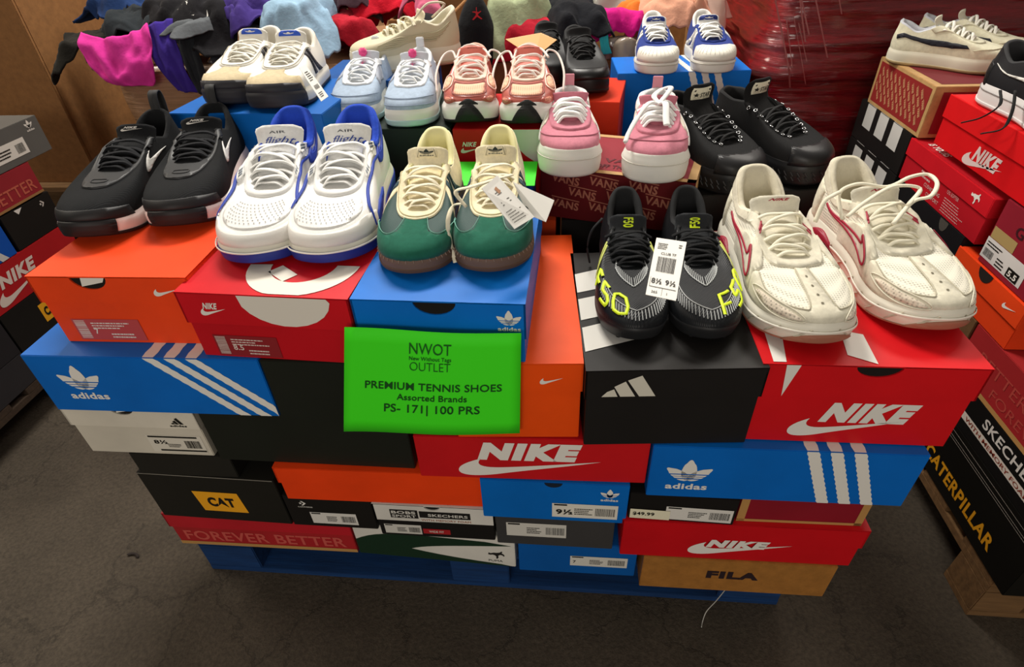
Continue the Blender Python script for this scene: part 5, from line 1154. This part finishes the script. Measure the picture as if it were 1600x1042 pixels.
garment('jersey', 'bright red jersey at the top behind the tan shoe', (-.66, 1.62, .955), (.15, .12), 'C4182C', 13, .2, .07, .7, .035)
garment('scarf', 'dark speckled scarf beside the red jersey', (-.76, 1.56, .975), (.07, .06), '4A3840', 14, .2, .05, .6, .03)
garment('jacket', 'black padded jacket with red lining leaning behind the pale blue shoes', (-.465, 1.40, .88), (.11, .10), '1B1B1D', 15, .9, .09, 1.0, .018)
garment('lining', 'red lining piece showing under the black padded jacket', (-.50, 1.32, .865), (.06, .04), 'A01828', 16, .5, .03, .6, .015)
capb = garment('cap', 'black rounded cap with small red emblem above the coral shoes', (-.305, 1.39, .885), (.068, .065), '1E1F21', 17, 0, .14, .6, .007, irr=.06, cat='cap')
garment('scarf', 'pink and black patterned scarf near the top centre', (-.50, 1.50, .985), (.06, .05), 'C0607C', 18, 0, .04, .5, .03)
garment('hoodie', 'sage green hoodie in the top middle of the clothes', (-.19, 1.50, .945), (.13, .12), 'A3AE8A', 19, .3, .08, .9, .03)
garment('shirt', 'red shirt below the sage green hoodie', (-.13, 1.43, .885), (.17, .08), 'B01E30', 20, -.1, .06, .8, .025)
garment('trousers', 'black and navy trousers running down towards the black leather shoe', (.005, 1.46, .93), (.10, .20), '16171C', 21, .45, .06, .7, .025)
garment('shirt', 'dark patterned shirt behind the navy trousers', (.06, 1.66, .955), (.14, .10), '2A2A30', 22, .1, .06)
garment('plastic_bag', 'clear crinkled plastic bag at the top behind the magenta cloth', (.16, 1.60, .945), (.12, .10), 'A6A49C', 23, .2, .06, .7, .045, cat='bag', kind='plain', rough=.12, coat=1)
garment('plastic_bag', 'small crumpled clear plastic bag hanging in front of the carton', (.165, 1.40, .845), (.07, .04), '9A8C7C', 24, .2, .04, .7, .03, cat='bag', kind='plain', rough=.12, coat=1)
garment('jacket', 'magenta jacket left of the navy shell toe shoes', (.15, 1.44, .905), (.12, .07), 'C8187C', 25, .15, .06, .8, .03)
sheetg('strap', 'teal strap lying over the magenta jacket', [(.075, 1.36, .955), (.083, 1.36, .957), (.092, 1.36, .957), (.10, 1.36, .955), (.085, 1.33, .93), (.092, 1.33, .93), (.10, 1.33, .93), (.11, 1.33, .93), (.083, 1.33, .90), (.09, 1.33, .90), (.10, 1.33, .90), (.108, 1.33, .90), (.094, 1.34, .865), (.10, 1.34, .865), (.112, 1.34, .865), (.122, 1.34, .868)], '3CC0BC', 26, .003, 2)
garment('shirt', 'orange shirt edge above the magenta jacket', (.20, 1.50, .955), (.06, .05), 'D9742E', 27, .2, .03, .6, .02)
garment('jacket', 'peach jacket behind the navy shell toe shoes', (.31, 1.46, .935), (.13, .11), 'E0A488', 28, -.5, .08, .9, .03)
garment('plastic_bag', 'clear bag with pale pink clothing beside the tall brown carton', (.38, 1.55, .965), (.11, .10), 'D8B8A8', 29, -.4, .06, .8, .035, cat='bag', kind='plain', rough=.15, coat=1)
garment('shirt', 'small yellow green garment peeking out at the top centre', (-.03, 1.60, 1.0), (.05, .04), 'C4CC28', 30, 0, .03, .5, .02)
def print_on(o, name, items, cx, cy, mat, s=1.0, rot=0, vert=True):
    V, F = join2(items); mv = [v.co for v in o.data.vertices]; P = []
    for x, y in V:
        X = cx+x*s; Z = cy+y*s; c = min(mv, key=lambda p: (p.x-X)**2+(p.y-Z)**2); P.append((X, Z, c.z+.006))
    link_mesh(name, P, F, mat, o)
print_on(hood, 'lettering', [T('Ozzy', 0, 0, .035, .12, .004, .2)], -.02, -.125, WH)
print_on(hood, 'yellow_figure', [tri_fill([[(0, 0), (.025, .0), (.02, .02), (.026, .045), (.012, .06), (.0, .045), (.006, .02)]])], .115, -.12, M('D0A848', .7))
V, F = jump(0, 0, .035); link_mesh('emblem', [(-.004+x, -.040+.12*(0-.0)-.020, .085+y) for x, y in V], F, M('C81E28', .6), capb)
# ---------------------------------------------------------------- tags, loose laces, thread, leaf
def tagp(label, P, items, **k): return wtag(label, P, items=items, **k)
tagp('white paper tag with barcode behind the folded tag on the green toed shoe', [(-.0323, .1244, .895), (-.0593, .1389, .900), (-.084, .1761, .935), (-.0212, .1551, .915)], [([xf(barcode(.0, .0, .30, .45, 3), .45, .28)], BK), ([lines(.75, .2, .2, .6, 4, 2)], BK)], name='barcode_tag')
tagp('white paper tag with small print tied to the green toed shoe', [(-.0735, .0728, .910), (-.0482, .1102, .910), (-.1027, .1446, .958), (-.1189, .0978, .958)], [([lines(.15, .10, .7, .3, 5, 5, .3), lines(.25, .48, .5, .12, 2, 6, .4), lines(.3, .7, .4, .1, 2, 7, .4)], M('6A6862', .7)), ([poly([(.42, .84), (.56, .86), (.60, .74), (.46, .70)])], M('B98A6A', .7))], name='hang_tag')
tagp('white size tag with barcode reading 8½ 9½ between the football shoes', [(.1069, .0239, .838), (.1453, .0098, .838), (.1751, .1357, .858), (.1327, .1487, .858)], [([barcode(.18, .40, .60, .26, 11), T('8½ 9½', .10, .20, .085, .80, .02), T('CLUB TF', .25, .70, .045, .5, .01), rect(.06, .14, .88, .008), rect(.06, .14, .008, .16), rect(.5, .02, .008, .12), T('265', .16, .045, .04, .2, .01), T('8', .66, .045, .04, None, .01), lines(.78, .86, .14, .08, 2, 4), lines(.1, .80, .4, .12, 4, 8)], BK)], name='size_tag')
tagp('narrow white tag hanging from the white striped shoe', [(-.451, .4096, .990), (-.449, .4419, .990), (-.501, .4923, 1.035), (-.5041, .4681, 1.035)], [([barcode(.2, .3, .6, .12, 5, True), lines(.2, .55, .6, .3, 5, 3), lines(.2, .08, .6, .15, 3, 4)], BK)], name='narrow_tag')
c_ = wtag('folded tan paper card lying on the black leather shoe', [(-.1561, .8432, 1.005), (-.0813, .7142, .990), (-.0357, .8229, 1.005), (-.0739, .853, 1.015)], col='C8955A', name='paper_card')
def wlace(near, pts, w, th, mat, name='lace_end'):
    o = min([q for q in D.objects if q.get('category') == 'shoe'], key=lambda q: (Vector(near)-q.location).length); bpy.context.view_layer.update()
    inv = (Matrix.LocRotScale(o.location, o.rotation_euler, None)).inverted(); s = Shoe.__new__(Shoe); s.o = o
    return s.ribbon([np.array(inv @ Vector(p)) for p in pts], w, th, mat, name=name)
lc = M('E9E4CE', .8); R2 = (.50, .44, .73)
wlace(R2, [(.4301, .2299, .850), (.4346, .2765, .872), (.4597, .2786, .888), (.508, .2816, .882), (.5527, .3108, .886), (.5851, .3213, .886), (.5851, .2898, .884), (.5618, .2546, .878), (.5392, .2556, .868), (.4988, .2143, .850)], .007, .005, lc, 'lace_loop')
wlace(R2, [(.4341, .2264, .856), (.4635, .2458, .872), (.5128, .2767, .884), (.5585, .2836, .878), (.5285, .2462, .866)], .007, .005, lc, 'lace_loop')
wlace(R2, [(.3900, .2300, .845), (.4010, .2450, .872), (.4146, .2521, .880), (.4335, .2743, .876)], .007, .005, lc, 'lace_loop')
gl = M('F0E7CC', .8, 'knit'); G2 = (-.125, .40, .83)
wlace(G2, [(-.1529, .1217, .925), (-.1692, .1344, .915), (-.1753, .1167, .90), (-.1751, .1139, .87), (-.1711, .11, .848), (-.1674, .1009, .839)], .0075, .003, gl)
wlace(G2, [(-.1450, .1101, .925), (-.1594, .1163, .945), (-.1389, .1224, .950), (-.1057, .15, .950), (-.085, .1785, .945)], .0075, .003, gl, 'lace_loop')
wlace((.10, .37, .73), [(.0600, .300, .815), (.0421, .283, .80), (.0355, .2796, .77), (.0405, .2831, .735)], .005, .003, M('17181A', .85), 'lace_end')
s = Shoe.__new__(Shoe); s.o = None
o = Shoe.ribbon(s, [(.342, .012, .142), (.334, .0233, .06), (.3207, .0221, .015), (.312, .007, .002), (.307, -.0072, .002)], .002, .002, M('C8C4BC', .8), name='white_thread'); tag(o, 'thin white thread dangling from the pallet onto the floor', 'thread')
V = []; F = []
for i in range(9):
    t = i/8*2.6; r = .012; V += [(-1.06+r*math.cos(t)*1.6, .07+r*math.sin(t), .001+.004*math.sin(t)), (-1.06+r*.6*math.cos(t)*1.6, .07+r*.55*math.sin(t), .003)]
F = [(2*i, 2*i+1, 2*i+3, 2*i+2) for i in range(8)]
o = link_mesh('leaf', V, F, M('241C18', .8), None, True); md = o.modifiers.new('s', 'SOLIDIFY'); md.thickness = .001; tag(o, 'small dark curled leaf on the floor left of the stack', 'leaf')
bm = bmesh.new(); bbox(bm, -6, 6, 6.6, 6.7, 0, 4); struct(bm_obj('wall_back', bm, M('8A8276', .8)))
bm = bmesh.new(); bbox(bm, -6.1, -6, -4, 6.7, 0, 4); struct(bm_obj('wall_left', bm, M('8A8276', .8)))
bm = bmesh.new(); bbox(bm, 6, 6.1, -4, 6.7, 0, 4); struct(bm_obj('wall_right', bm, M('8A8276', .8)))

bpy.context.view_layer.update()
for o in list(COL.objects):
    if o.parent or o.get('group') or not o.get('category'): continue
    x = o.location.x; c = o['category']
    if c == 'box': o['group'] = 'shoe boxes of the central stack' if -1.1 < x < .75 else ('shoe boxes of the right stack' if x > 0 else 'shoe boxes of the left stack')
    elif c == 'shoe': o['group'] = 'shoes displayed on top of the boxes'
    elif c == 'pallet': o['group'] = 'wooden pallets on the floor'
